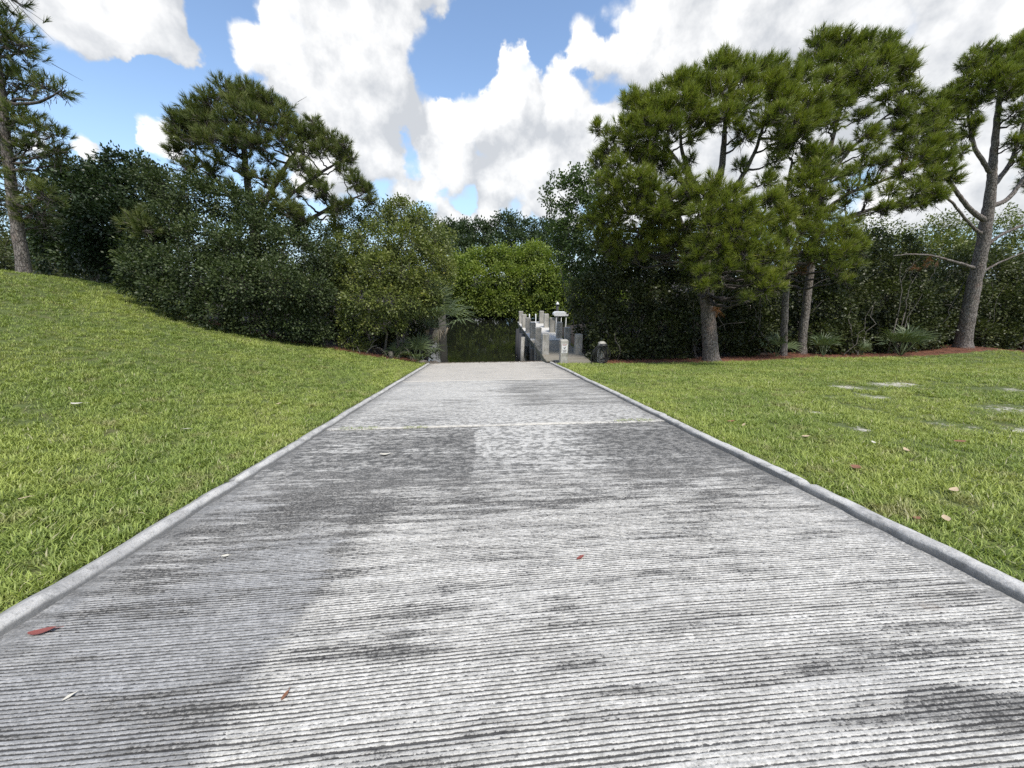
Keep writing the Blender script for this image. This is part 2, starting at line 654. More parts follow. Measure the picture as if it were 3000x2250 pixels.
def bark_mat(name, a, b, c, scale=1.0):
    m, gr, bs, out = mat(name)
    p = gr.objco()
    pm = gr.mapping(p, (14 * scale, 14 * scale, 4.2 * scale))
    v = gr.voronoi(gr.v('ADD', pm, gr.v('SCALE', gr.noise(p, 6, 3, out='Color'), .9)), 1.0, 'DISTANCE_TO_EDGE')
    n = gr.noise(p, 14, 5, .6)
    col = gr.mix(gr.ramp(n, .35, .65), a, b)
    col = gr.mix(gr.ramp(gr.noise(p, 1.7, 3), .5, .75, 0, .6), col, c)
    crack = gr.ramp(gr.m('ADD', v, gr.m('MULTIPLY_ADD', n, .16, -.08)), .0, .16, .25, 1)
    col = gr.mix(crack, (.045, .038, .034), col)
    gr.link(col, bs.inputs['Base Color'])
    bs.inputs['Roughness'].default_value = .9
    h = gr.m('ADD', gr.m('MULTIPLY', crack, .7), gr.m('MULTIPLY', n, .4))
    gr.link(gr.bump(h, .9, .03), bs.inputs['Normal'])
    return m


M_BARK = bark_mat("pine_bark", (.13, .11, .10), (.27, .24, .22), (.20, .13, .10))
M_LIMB = bark_mat("limb_bark", (.07, .06, .055), (.15, .13, .12), (.10, .08, .07), 1.6)
M_TWIG = bark_mat("grey_twig", (.12, .11, .095), (.22, .20, .17), (.14, .12, .10), 2)

# ground: thatch under the grass, sand where the turf is worn, dark litter below the trees
m, gr, bs, out = mat("soil")
p = gr.pos()
n1 = gr.noise(p, 2.2, 5, .6)
n2 = gr.noise(p, 30, 4, .7)
sand = gr.attr('sand')
litter = gr.attr('litter')
c = gr.mix(gr.ramp(n2, .3, .7), (.05, .075, .016), (.13, .16, .04))
c = gr.mix(gr.ramp(n1, .45, .75, 0, .7), c, (.12, .105, .045))
c = gr.mix(gr.ramp(gr.m('ADD', sand, gr.m('ADD', gr.m('MULTIPLY_ADD', n2, 1.3, -.65), gr.m('MULTIPLY_ADD', gr.noise(p, 7, 4, .7), 1.2, -.6))), .35, .6), c, gr.mix(n2, (.36, .34, .27), (.60, .57, .49)))
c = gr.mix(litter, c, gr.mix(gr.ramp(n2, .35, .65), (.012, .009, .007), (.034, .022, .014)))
gr.link(c, bs.inputs['Base Color'])
bs.inputs['Roughness'].default_value = .95
gr.link(gr.bump(n2, .6, .03), bs.inputs['Normal'])
M_SOIL = m

# grass blades
m, gr, bs, out = mat("grass_blades")
t = gr.attr('tint')
p = gr.pos()
big = gr.noise(p, .45, 4, .6)
mid = gr.noise(p, 2.1, 4, .65)
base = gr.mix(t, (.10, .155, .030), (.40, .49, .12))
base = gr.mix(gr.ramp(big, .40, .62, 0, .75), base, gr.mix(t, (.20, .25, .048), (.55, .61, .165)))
base = gr.mix(gr.ramp(mid, .52, .72, 0, .8), base, gr.mix(t, (.19, .18, .065), (.50, .47, .23)))
base = gr.mix(gr.ramp(t, .93, 1.0, 0, .9), base, (.42, .39, .24))
gr.link(base, bs.inputs['Base Color'])
bs.inputs['Roughness'].default_value = .5
bs.inputs['Specular IOR Level'].default_value = .35
tr = gr.n('ShaderNodeBsdfTranslucent')
gr.link(gr.v('MULTIPLY', base, (1.3, 1.3, .6)), tr.inputs['Color'])
mx = gr.n('ShaderNodeMixShader')
mx.inputs[0].default_value = .28
gr.link(bs.outputs[0], mx.inputs[1]); gr.link(tr.outputs[0], mx.inputs[2]); gr.link(mx.outputs[0], out.inputs[0])
M_GRASS = m

# brushed, grooved concrete of the ramp
m, gr, bs, out = mat("ramp_concrete")
p = gr.pos()
X, Y, Z = gr.sep(p)[:3]
cav = gr.attr('cav')                   # groove depth carried by the mesh, 0 on the ridges, 1 in the grooves
streak = gr.noise(gr.mapping(p, (.75, 4.2, 1)), 1.0, 7, .68)
streak2 = gr.noise(gr.mapping(p, (1.6, 19, 1), (4, 2, 0)), 1.0, 5, .7)
blot = gr.noise(gr.mapping(p, (1, 1, 1), (9, 3, 0)), .75, 6, .6)
pit = gr.noise(p, 55, 4, .75)
grit = gr.noise(p, 160, 3, .8)
xb = gr.m('ADD', X, gr.m('ADD', gr.m('MULTIPLY_ADD', streak2, .30, -.15), gr.m('MULTIPLY_ADD', blot, .5, -.25)))
slab3 = gr.ramp(Y, 11.72, 11.76)
spk = gr.noise(gr.mapping(p, (38, 60, 1)), 1.0, 4, .8)


def zone(*f):
    r_ = f[0]
    for q in f[1:]:
        r_ = gr.m('MULTIPLY', r_, q)
    return r_


# how far each part of the three slabs has blackened: strips along the kerbs, the foot of the first slab, the right of the second
R_ = gr.m('MULTIPLY_ADD', gr.ramp(Y, 2.0, 3.2), .15, .25)
for (zz, k_) in ((zone(gr.ramp(xb, -1.04, -1.14), gr.ramp(Y, 3.9, 3.4)), .10),
                 (zone(gr.ramp(xb, -1.14, -1.08), gr.ramp(X, -.55, -1.05), gr.ramp(Y, 1.5, 2.0), gr.ramp(Y, 3.5, 3.2)), .26),
                 (zone(gr.ramp(Y, 3.3, 4.0), gr.ramp(Y, 5.98, 5.96), gr.ramp(xb, -.11, -.17)), .20),
                 (zone(gr.ramp(Y, 2.5, 4.2), gr.ramp(Y, 5.98, 5.96), gr.ramp(X, .8, 2.0)), .30),
                 (zone(gr.ramp(Y, 4.1, 4.9), gr.ramp(Y, 7.4, 6.4), gr.ramp(xb, -.17, -.11), gr.ramp(X, 2.0, 1.0)), -.30),
                 (zone(gr.ramp(Y, 5.97, 5.99), gr.ramp(Y, 11.76, 11.72)), -.26),
                 (zone(gr.ramp(Y, 6.9, 7.9), gr.ramp(Y, 11.76, 11.72), gr.ramp(gr.m('ADD', X, gr.m('MULTIPLY_ADD', streak, 2.0, -1.0)), .1, .9)), .36),
                 (zone(gr.ramp(Y, 5.97, 5.99), gr.ramp(Y, 9.5, 7.5), gr.ramp(X, .4, -1.2)), .20),
                 (slab3, -.28),
                 (zone(slab3, gr.ramp(X, 1.5, 2.6)), .22)):
    R_ = gr.m('ADD', R_, gr.m('MULTIPLY', zz, k_))
for (bx, by, bl, bw, k_) in ((1.05, 1.62, .38, .10, .50), (.38, 1.42, .22, .07, .55), (.60, 3.1, .5, .08, .3), (1.9, 1.03, .45, .08, .55), (-.55, 1.50, .30, .06, .45), (-.45, 1.02, .5, .05, .35), (.9, 1.22, .7, .04, .35), (-.2, 2.0, .8, .05, .3)):
    ddx = gr.m('DIVIDE', gr.m('SUBTRACT', X, bx), bl)
    ddy = gr.m('DIVIDE', gr.m('SUBTRACT', Y, by), bw)
    dd = gr.m('ADD', gr.m('MULTIPLY', ddx, ddx), gr.m('MULTIPLY', ddy, ddy))
    R_ = gr.m('ADD', R_, gr.m('MULTIPLY', gr.ramp(dd, 2.2, .0), k_ * .55))
rg = gr.m('ADD', gr.m('MULTIPLY_ADD', streak2, 1.9, -.95), gr.m('ADD', gr.m('MULTIPLY_ADD', spk, 1.7, -.85), gr.m('MULTIPLY_ADD', streak, 1.3, -.65)))
rg = gr.m('ADD', rg, gr.m('MULTIPLY_ADD', blot, .8, -.40))
clean = gr.ramp(gr.m('ADD', R_, rg), .66, .30)
leftz = zone(gr.ramp(xb, -1.04, -1.14), gr.ramp(Y, 4.2, 3.0))
lightc = gr.mix(blot, (.56, .54, .505), (.74, .72, .67))
lightc = gr.mix(slab3, lightc, gr.mix(gr.noise(gr.mapping(p, (2, 7, 1)), 1, 4, .6), (.50, .465, .41), (.70, .66, .60)))
lightc = gr.mix(gr.ramp(gr.noise(p, .6, 3), .5, .72, 0, .45), lightc, (.38, .375, .37))
darkc = gr.mix(gr.ramp(pit, .35, .65), (.12, .117, .11), (.40, .385, .36))
lightc = gr.mix(gr.m('MULTIPLY', leftz, gr.ramp(blot, .62, .45, .35, .85)), lightc, (.37, .37, .372))
col = gr.mix(clean, darkc, lightc)
col = gr.mix(gr.ramp(spk, .34, .62, .75, 0), col, gr.v('MULTIPLY', col, (.42, .42, .41)))
# algae in the grooves, ragged edges; further off the grooves merge into a fine speckle
ragn = gr.noise(gr.mapping(p, (42, 75, 1)), 1.0, 5, .75)
rag = gr.m('ADD', cav, gr.m('MULTIPLY_ADD', ragn, 2.1, -1.05))
rag = gr.m('ADD', rag, gr.m('MULTIPLY_ADD', clean, -.30, .24))
near = gr.ramp(Y, 4.3, 3.2)
gmask = gr.m('MULTIPLY', gr.ramp(rag, .30, .52), gr.m('MULTIPLY_ADD', near, .92, .0))
farspk = gr.noise(gr.mapping(p, (10, 15, 1)), 1.0, 5, .75)
fmask = gr.m('MULTIPLY', gr.m('MULTIPLY', gr.ramp(farspk, .47, .55), gr.m('MULTIPLY_ADD', near, -.7, 1)), gr.m('MULTIPLY_ADD', clean, -.15, .80))
fmask = gr.m('MULTIPLY', fmask, gr.ramp(Y, 5.5, 9.0, 1, .45))
fmask = gr.m('MULTIPLY', fmask, gr.m('SUBTRACT', 1, gr.m('MULTIPLY', slab3, .6)))
col = gr.mix(gmask, col, gr.mix(clean, (.022, .022, .023), (.045, .045, .046)))
col = gr.mix(fmask, col, (.06, .06, .058))
col = gr.mix(gr.ramp(gr.noise(p, .9, 5, .7), .66, .76, 0, .35), col, (.22, .15, .10))
# darker speckled strips in the gutters along both kerbs
gut = gr.m('MAXIMUM', gr.ramp(X, XL + .44, XL + .16), gr.ramp(X, XR - .40, XR - .13))
col = gr.mix(gr.m('MULTIPLY', gr.m('MULTIPLY', gut, gr.ramp(spk, .35, .65, 1, .2)), .75), col, (.12, .12, .118))
# pale construction joints and edge lines
for jy in (5.99, 11.74):
    jd = gr.m('ABSOLUTE', gr.m('SUBTRACT', gr.m('ADD', Y, gr.m('MULTIPLY_ADD', streak2, .06, -.03)), jy + .05))
    col = gr.mix(gr.m('MULTIPLY', gr.ramp(jd, .13, .02), gr.ramp(streak, .40, .62, .0, .8)), col, (.56, .53, .47))
gr.link(col, bs.inputs['Base Color'])
bs.inputs['Roughness'].default_value = .85
bs.inputs['Specular IOR Level'].default_value = .3
hh = gr.m('ADD', gr.m('MULTIPLY', pit, .6), gr.m('MULTIPLY', grit, .4))
gr.link(gr.bump(hh, .7, .006), bs.inputs['Normal'])
M_RAMP = m


def concrete_mat(name, a, b, d, sc=3.0, grime_shade=False):
    m, gr, bs, out = mat(name)
    p = gr.pos()
    n = gr.noise(p, sc, 6, .65)
    f = gr.noise(p, sc * 14, 4, .7)
    c = gr.mix(gr.ramp(n, .35, .65), a, b)
    c = gr.mix(gr.ramp(gr.noise(gr.mapping(p, (2, 2, .7), (3, 3, 3)), sc * .8, 5, .7), .5, .72, 0, .8), c, d)
    c = gr.mix(gr.ramp(f, .50, .75, 0, .5), c, (.06, .06, .055))
    c = gr.mix(gr.ramp(gr.noise(p, sc * 5, 4, .7), .55, .72, 0, .45), c, d)
    if grime_shade:                       # algae and dirt along the kerb's foot; shade of its inner face painted in
        gm = gr.m('ADD', gr.attr('grime_shade'), gr.m('MULTIPLY_ADD', n, 1.2, -.6))
        c = gr.mix(gr.ramp(gm, .45, 1.0, 0, .85), c, (.10, .10, .097))
    gr.link(c, bs.inputs['Base Color'])
    bs.inputs['Roughness'].default_value = .88
    gr.link(gr.bump(f, .6, .01), bs.inputs['Normal'])
    return m


M_KERB = concrete_mat("kerb_concrete", (.38, .37, .355), (.58, .565, .535), (.20, .20, .19), 4, grime_shade=True)
M_POST = concrete_mat("post_concrete", (.31, .295, .26), (.46, .44, .40), (.17, .17, .13), 3)
M_WALL = concrete_mat("bulkhead_concrete", (.10, .095, .085), (.17, .16, .14), (.04, .045, .035), 2)


def wood_mat(name, a, b, d):
    m, gr, bs, out = mat(name)
    p = gr.pos()
    n = gr.noise(gr.mapping(p, (1.2, 22, 22)), 1, 5, .65)
    per = gr.n('ShaderNodeObjectInfo').outputs['Random']
    c = gr.mix(gr.ramp(n, .3, .7), a, b)
    c = gr.mix(gr.m('MULTIPLY', per, .5), c, d)
    gr.link(c, bs.inputs['Base Color'])
    bs.inputs['Roughness'].default_value = .85
    gr.link(gr.bump(n, .5, .005), bs.inputs['Normal'])
    return m


M_WOOD = wood_mat("weathered_boards", (.16, .14, .11), (.30, .275, .23), (.12, .12, .075))
M_WOOD_SUNLIT = wood_mat("sunlit_boards", (.50, .48, .44), (.66, .64, .60), (.42, .40, .36))  # paler copy for the outer deck, sunlight put into the board colour
M_BEAM = wood_mat("mossy_beam", (.13, .13, .085), (.23, .225, .16), (.09, .09, .07))


def plain(name, col, rough=.5, metal=0.0):
    m, gr, bs, out = mat(name)
    n = gr.noise(gr.pos(), 12, 4, .6)
    c = gr.mix(gr.ramp(n, .35, .75, 0, .35), col, tuple(q * .6 for q in col))
    gr.link(c, bs.inputs['Base Color'])
    bs.inputs['Roughness'].default_value = rough
    bs.inputs['Metallic'].default_value = metal
    return m


M_WHITE = plain("white_plastic", (.78, .79, .79), .4)
M_BLACK = plain("black_rubber", (.018, .018, .019), .45)
M_SIGN = plain("sign_face", (.72, .71, .70), .5)
M_INK = plain("sign_ink", (.05, .045, .045), .6)
M_RED = plain("sign_red", (.32, .16, .13), .6)
M_PILE = plain("tarred_wood", (.045, .045, .05), .8)
M_LEAFRED = plain("dry_red_leaf", (.26, .075, .06), .6)
M_LEAFBR = plain("dry_brown_leaf", (.24, .11, .06), .7)
M_LEAFTAN = plain("dry_tan_leaf", (.52, .40, .26), .7)
M_LEAFPALE = plain("bleached_leaf", (.66, .62, .52), .7)
M_ROCK = concrete_mat("rock", (.13, .11, .09), (.22, .19, .16), (.06, .055, .05), 3)

# creek water
m, gr, bs, out = mat("creek_water")
p = gr.pos()
bs.inputs['Base Color'].default_value = (.010, .011, .008, 1)
bs.inputs['Roughness'].default_value = .04
bs.inputs['IOR'].default_value = 1.33
n = gr.noise(gr.mapping(p, (1, .55, 1)), 2.2, 4, .5)
gr.link(gr.bump(n, .22, .03), bs.inputs['Normal'])
M_WATER = m

# pine straw
m, gr, bs, out = mat("pine_straw")
p = gr.pos()
t = gr.attr('tint')
c = gr.mix(t, (.075, .028, .016), (.30, .12, .065))
c = gr.mix(gr.ramp(gr.noise(p, 3, 4), .4, .7, 0, .5), c, (.09, .05, .035))
gr.link(c, bs.inputs['Base Color'])
bs.inputs['Roughness'].default_value = .9
gr.link(gr.bump(gr.noise(p, 40, 4, .7), .8, .03), bs.inputs['Normal'])
M_STRAW = m

# ================================================================== SETTING
from mathutils import Matrix

_obj0 = obj


def obj(name, me, parent=None, loc=None):
    o = _obj0(name, me, parent, loc)
    if parent is not None and loc is None:
        pl = parent.location.copy()
        q = parent.parent
        if q is not None and q.type == 'EMPTY' and parent.type != 'EMPTY':
            pl = Vector((0, 0, 0))
        if parent.type == 'EMPTY':
            o.matrix_parent_inverse = Matrix.Translation(-pl)
    return o


def axis_points(*segs):
    out = []
    for a, b, st in segs:
        out.append(np.arange(a, b, st))
    return np.unique(np.round(np.concatenate(out), 4))


# limits of the turf in y as a function of x
LIM_L = np.array([(-60, 30), (-22, 26), (-14.5, 23), (-13, 20), (-12.0, 16.4), (-9.9, 16.9), (-7.7, 17.4), (-5.2, 18.0), (-2.7, 18.6)])
LIM_R = np.array([(3.1, 17.0), (5.6, 16.8), (8, 16.6), (10.6, 16.8), (14.5, 17.0), (20, 17.9), (26, 18.2), (35, 19.6), (60, 22)])


def turf_limit(x):
    l = np.interp(x, LIM_L[:, 0], LIM_L[:, 1]); r = np.interp(x, LIM_R[:, 0], LIM_R[:, 1])
    return np.where(x < .2, l, r)


SAND = [(5.65, 5.22, 0.15, 0.24), (9.67, 7.38, 0.11, 0.19), (7.62, 5.15, 0.08, 0.15), (8.80, 7.79, 0.19, 0.29), (12.66, 7.94, 0.20, 0.29), (9.66, 6.15, 0.20, 0.29), (10.26, 6.29, 0.18, 0.27), (7.55, 5.16, 0.13, 0.22), (8.31, 5.01, 0.15, 0.23), (7.49, 4.88, 0.08, 0.15), (7.23, 5.34, 0.09, 0.16), (7.29, 6.65, 0.12, 0.21), (12.63, 9.31, 0.14, 0.23), (11.50, 9.29, 0.14, 0.23), (10.74, 9.22, 0.19, 0.29), (6.15, 6.36, 0.10, 0.17), (8.05, 4.82, 0.11, 0.19), (10.98, 8.53, 0.10, 0.18), (9.59, 8.88, 0.27, 0.39)]


def sand_amount(x, y):
    s = np.zeros_like(x)
    for (sx, sy, rx, ry) in SAND:
        d = ((x - sx) / rx) ** 2 + ((y - sy) / ry) ** 2
        s = np.maximum(s, np.exp(-d * .42))
    return np.clip(s * (.75 + .9 * fbm(x * 4.5 + 3, y * 4.5, 3)), 0, 1)


def grid(xs, ys, name, m_, zfun, extra=None):
    X, Y = np.meshgrid(xs, ys)
    Z = zfun(X, Y)
    V = np.stack([X, Y, Z], -1).reshape(-1, 3)
    ny, nx = X.shape
    i = np.arange(ny - 1)[:, None] * nx + np.arange(nx - 1)[None]
    F = np.stack([i, i + 1, i + nx + 1, i + nx], -1).reshape(-1, 4)
    at = {k: f(X, Y).ravel() for k, f in (extra or {}).items()}
    return npmesh(name, V, F, m_, True, at)


xs = axis_points((-400, -60, 20), (-60, -20, 1.5), (-20, -6, .5), (-6, -2.8, .3), (-2.86, -2.70, .04), (-2.4, 3.1, .5), (3.14, 3.34, .04), (3.4, 8, .4), (8, 24, .7), (24, 60, 1.2), (60, 401, 20))
ys = axis_points((-200, -8, 12), (-8, 0, .6), (0, 20, .3), (20, 52, .7), (52, 100, 3), (100, 601, 25))


def ground_z(x, y):
    z = height(x, y)
    under = (x > XL + .03) & (x < XR - .03) & (y < 19.6)
    return np.where(under, z - .14, z)


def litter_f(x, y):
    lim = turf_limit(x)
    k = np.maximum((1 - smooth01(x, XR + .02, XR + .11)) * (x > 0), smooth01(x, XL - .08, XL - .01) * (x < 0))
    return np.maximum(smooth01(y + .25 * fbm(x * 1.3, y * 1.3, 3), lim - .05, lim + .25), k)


ground = obj("ground", grid(xs, ys, "ground", M_SOIL, ground_z, {'sand': sand_amount, 'litter': litter_f}))
tag(ground, kind='structure')

water = obj("creek_water", grid(np.linspace(-60, 60, 9), np.linspace(19.3, 80, 9), "creek_water", M_WATER, lambda x, y: x * 0 + WATER))
tag(water, kind='structure')

# ------------------------------------------------------------------ the ramp: three cast slabs, grooved across, two kerbs
ramp = empty("boat_ramp", (0, 0, 0))
tag(ramp, kind='structure')


def ramp_z(x, y):
    return -SL * y - .35 * np.maximum(y - YC, 0)


def kerb_wob(y, s):
    return .026 * fbm(y * .8 + s * 40, y * 0 + s, 4)


PITCH = .0205
rib_rng = np.random.default_rng(3)


def groove_depth(X, Y):
    wob = .012 * fbm(X * .55 + 3, Y * .22, 3) + .0022 * vnoise(X * 6, Y * 9) + .0012 * vnoise(X * 23, Y * 31)
    t = (Y * (1 - .045 * np.tanh(X * .8 + .3)) + wob) / PITCH
    k = np.floor(t).astype(int)
    f = t - k
    jit = _perm[k & 255, 7]
    width = .16 + .09 * jit + .10 * vnoise(X * 2.3 + jit * 90, Y * 1.1)
    d = np.abs(f - .5)
    c = 1 - smooth01(d, width * .45, width * 1.15)
    # places where the trowel skipped or the ribs have worn down
    worn = smooth01(fbm(X * .9 + 8, Y * 2.6, 4), .15, .55)
    worn2 = smooth01(vnoise(X * 1.1 + jit * 37, jit * 91 + Y * 0), .35, .8)
    c = c * (1 - .40 * worn) * (1 - .55 * worn2)
    edge = smooth01(X, XL + .22, XL + .38) * (1 - smooth01(X, XR - .34, XR - .17))
    return c * edge


def slab(name, xs, ys, deep, top=0.0):
    X, Y = np.meshgrid(xs, ys)
    C = groove_depth(X, Y) * (1 - smooth01(Y, 3.3, 4.3)) if deep else X * 0
    Z = ramp_z(X, Y) + top - .0065 * C + .004 * fbm(X * .8, Y * .8, 3) + (.0022 * fbm(X * 17, Y * 34, 2) if deep else 0)
    V = np.stack([X, Y, Z], -1).reshape(-1, 3)
    ny, nx = X.shape
    i = np.arange(ny - 1)[:, None] * nx + np.arange(nx - 1)[None]
    F = np.stack([i, i + 1, i + nx + 1, i + nx], -1).reshape(-1, 4)
    # edges turned down so that every slab has its own thickness
    edge = np.concatenate([np.arange(nx), np.arange(1, ny) * nx + nx - 1, np.arange(nx - 2, -1, -1) + (ny - 1) * nx, np.arange(ny - 2, 0, -1) * nx])
    V2 = V[edge] - [0, 0, .12]
    b = len(V)
    m_ = len(edge)
    j = np.arange(m_); k = (j + 1) % m_
    F2 = np.stack([edge[k], edge[j], b + j, b + k], -1)
    return obj(name, npmesh(name, np.concatenate([V, V2]), np.concatenate([F, F2]), M_RAMP, True,
                            {'cav': np.concatenate([C.ravel(), np.zeros(m_)])}), ramp)


xin0, xin1 = XL + .10, XR - .06
slab("slab", np.linspace(xin0, xin1, 134), np.concatenate([np.arange(.70, 1.8, PITCH / 8), np.arange(1.8, 3.0, PITCH / 6), np.arange(3.0, 4.32, PITCH / 4), np.arange(4.32, 5.95, .035), [5.965]]), True)
slab("slab", np.linspace(xin0, xin1, 40), np.linspace(-5.0, .698, 30), False, -.002)
slab("slab", np.linspace(xin0, xin1, 60), np.linspace(5.985, 11.72, 60), False, .004)
slab("slab", np.linspace(xin0, xin1, 50), np.concatenate([np.linspace(11.74, 18.5, 40), np.linspace(18.6, 24, 30)]), False, .002)


def kerb(name, prof, sgn, y0, y1):
    ys_ = np.arange(y0, y1, .06)
    P_ = np.array(prof)
    inner = ((P_[:, 0] > XL + .08) & (P_[:, 0] < XR - .08))[None]
    X = P_[:, 0][None] + kerb_wob(ys_, sgn)[:, None] + inner * .016 * fbm(ys_ * 5.5 + 9 * sgn, ys_ * 0, 3)[:, None] + .004 * fbm(P_[:, 0][None] * 9, ys_[:, None] * 7, 3)
    Y = np.repeat(ys_[:, None], len(prof), 1)
    Zk = P_[:, 1][None] + ramp_z(0, ys_)[:, None] + .012 * fbm(X * 3, Y * 4.5, 4) * (P_[:, 1][None] > .01)
    jt = np.abs((Y + sgn * .7) % 3.04 - 1.5) < .035          # tooled joints, edges a little chipped
    Zk = Zk - .022 * jt * (P_[:, 1][None] > .03)
    V = np.stack([X, Y, Zk], -1).reshape(-1, 3)
    ny, nx = X.shape
    i = np.arange(ny - 1)[:, None] * nx + np.arange(nx - 1)[None]
    F = np.stack([i, i + 1, i + nx + 1, i + nx], -1).reshape(-1, 4)
    gm = np.clip(P_[:, 2][None] + .6 * jt, 0, 1)
    return obj(name, npmesh(name, V, F, M_KERB, True, {'grime_shade': gm.ravel()}), ramp)


kerb("kerb", [(XL - .005, -.15, 1), (XL, .030, .8), (XL + .02, .042, .7), (XL + .07, .056, .65), (XL + .105, .066, 0), (XL + .13, .045, .3), (XL + .155, .014, 1), (XL + .175, -.03, 1)], 1, -5, 18.2)
kerb("kerb", [(XR - .15, -.03, 1), (XR - .132, .006, 1), (XR - .124, .044, .75), (XR - .114, .060, .1), (XR - .095, .068, 0), (XR - .02, .066, 0), (XR, .05, .3), (XR + .01, -.15, 1)], 2, -5, 17.6)

# ------------------------------------------------------------------ turf: blades growing in tufts

def tuft_mesh(seed, nb=22, R=.075):
    r = np.random.default_rng(seed)
    N = nb
    ang = r.uniform(0, 2 * PI, N)
    rad = R * np.sqrt(r.uniform(0, 1, N))
    base = np.stack([rad * np.cos(ang), rad * np.sin(ang), np.zeros(N)], -1)
    az = r.uniform(0, 2 * PI, N)
    lean = r.uniform(.25, 1.15, N)
    L = r.uniform(.03, .072, N)
    w = r.uniform(.005, .0095, N)
    h = np.stack([np.cos(az), np.sin(az), np.zeros(N)], -1)
    s = np.stack([-np.sin(az), np.cos(az), np.zeros(N)], -1)
    up = np.array([0, 0, 1.])
    pts = []
    for k, (f, wf) in enumerate(((0, .7), (.5, 1.0), (1.0, .12))):
        le = lean * (f ** 1.3) * 1.0
        c = base + h * (L * f * np.sin(le + lean * .35))[:, None] + up * (L * f * np.cos(le * .85))[:, None]
        pts += [c - s * (w * wf / 2)[:, None], c + s * (w * wf / 2)[:, None]]
    V = np.stack(pts, 1)
    b = np.arange(N)[:, None] * 6
    F = np.concatenate([b + [0, 1, 3, 2], b + [2, 3, 5, 4]])
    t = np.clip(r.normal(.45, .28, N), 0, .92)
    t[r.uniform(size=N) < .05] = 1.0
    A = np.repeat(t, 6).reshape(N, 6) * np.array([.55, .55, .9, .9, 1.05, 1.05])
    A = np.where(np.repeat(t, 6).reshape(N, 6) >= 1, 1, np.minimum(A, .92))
    return npmesh("grass_tuft", V.reshape(-1, 3), F, M_GRASS, False, {'tint': A.ravel()})


tuft_col = bpy.data.collections.new("grass_tufts")       # sources only, not linked to the scene
for i in range(7):
    o = bpy.data.objects.new("grass_tuft", tuft_mesh(100 + i, 20 if i < 5 else 13, .075))
    tuft_col.objects.link(o)


def instancer(name, pts, rot, scl, col, idx):
    me = bpy.data.meshes.new(name)
    me.vertices.add(len(pts))
    me.vertices.foreach_set('co', np.asarray(pts, np.float32).ravel())
    a = me.attributes.new('rot', 'FLOAT_VECTOR', 'POINT'); a.data.foreach_set('vector', np.asarray(rot, np.float32).ravel())
    a = me.attributes.new('scl', 'FLOAT', 'POINT'); a.data.foreach_set('value', np.asarray(scl, np.float32))
    a = me.attributes.new('pick', 'INT', 'POINT'); a.data.foreach_set('value', np.asarray(idx, np.int32))
    o = bpy.data.objects.new(name, me)
    COL.objects.link(o)
    ng = bpy.data.node_groups.new(name + "_nodes", 'GeometryNodeTree')
    ng.interface.new_socket("Geometry", in_out='INPUT', socket_type='NodeSocketGeometry')
    ng.interface.new_socket("Geometry", in_out='OUTPUT', socket_type='NodeSocketGeometry')
    N = ng.nodes
    a_, z_ = N.new('NodeGroupInput'), N.new('NodeGroupOutput')
    ip = N.new('GeometryNodeInstanceOnPoints')
    ci = N.new('GeometryNodeCollectionInfo')
    ci.inputs['Collection'].default_value = col
    ci.inputs['Separate Children'].default_value = True
    ci.inputs['Reset Children'].default_value = True
    ip.inputs['Pick Instance'].default_value = True

    def at(nm, ty):
        q = N.new('GeometryNodeInputNamedAttribute')
        q.data_type = ty
        q.inputs['Name'].default_value = nm
        return q.outputs['Attribute']
    l = ng.links.new
    l(a_.outputs[0], ip.inputs['Points'])
    l(ci.outputs[0], ip.inputs['Instance'])
    l(at('pick', 'INT'), ip.inputs['Instance Index'])
    l(at('rot', 'FLOAT_VECTOR'), ip.inputs['Rotation'])
    l(at('scl', 'FLOAT'), ip.inputs['Scale'])
    l(ip.outputs[0], z_.inputs[0])
    mo = o.modifiers.new("blades", 'NODES')
    mo.node_group = ng
    return o


gr_ = np.random.default_rng(21)
DENS = 1.25
NT = int(340000 * DENS)
ang = gr_.uniform(-1.25, 1.35, NT)
# n(d) ~ c/d^1.3 per square metre: pdf in d ~ d^-0.3
d = (gr_.uniform(0, 1, NT) * (42 ** .7 - .9 ** .7) + .9 ** .7) ** (1 / .7)
gx, gy = d * np.sin(ang), d * np.cos(ang)
keep = (gx < XL + .015) | (gx > XR - .005)
keep &= gy < turf_limit(gx) + .12 * gr_.normal(size=NT) - .28 * (gx > 5)
keep &= ~((gx > 3.2) & (gx < 5.3) & (gy > 16.95))
sa = sand_amount(gx, gy)
keep &= gr_.uniform(size=NT) > np.minimum(sa * 1.9, .86)
bare = smooth01(fbm(gx * .9 + 5, gy * .9, 4), .25, .6)
worn = smooth01(gx, 4.5, 7.5) * smooth01(gy, 1.5, 3) * (1 - smooth01(gy, 9, 12))
keep &= gr_.uniform(size=NT) > bare * (.35 + .45 * worn)
edge = np.minimum(np.abs(gx - XL), np.abs(gx - XR))
ew = .06 + .05 * fbm(gy * 2.2, gx * 0, 3)
keep &= (edge > ew) | (gr_.uniform(size=NT) < .10)
sub = gr_.uniform(size=NT) < np.where(d < 26, .36, .2)
keep &= sub
gx, gy, d = gx[keep], gy[keep], d[keep]
pts = np.stack([gx, gy, height(gx, gy) - .004], -1)
rot = np.stack([gr_.normal(0, .10, len(gx)), gr_.normal(0, .10, len(gx)), gr_.uniform(0, 2 * PI, len(gx))], -1)
lush = .85 + .30 * fbm(gx * .5, gy * .5, 3)
scl = (1 + .035 * np.minimum(d, 20)) * lush * (1 - .45 * np.clip(sand_amount(gx, gy) * 2, 0, 1)) * gr_.uniform(.7, 1.25, len(gx))
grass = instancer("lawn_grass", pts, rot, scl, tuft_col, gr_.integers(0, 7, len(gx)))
tag(grass, "short mown green turf on both sides of the concrete ramp", "grass", kind='stuff')
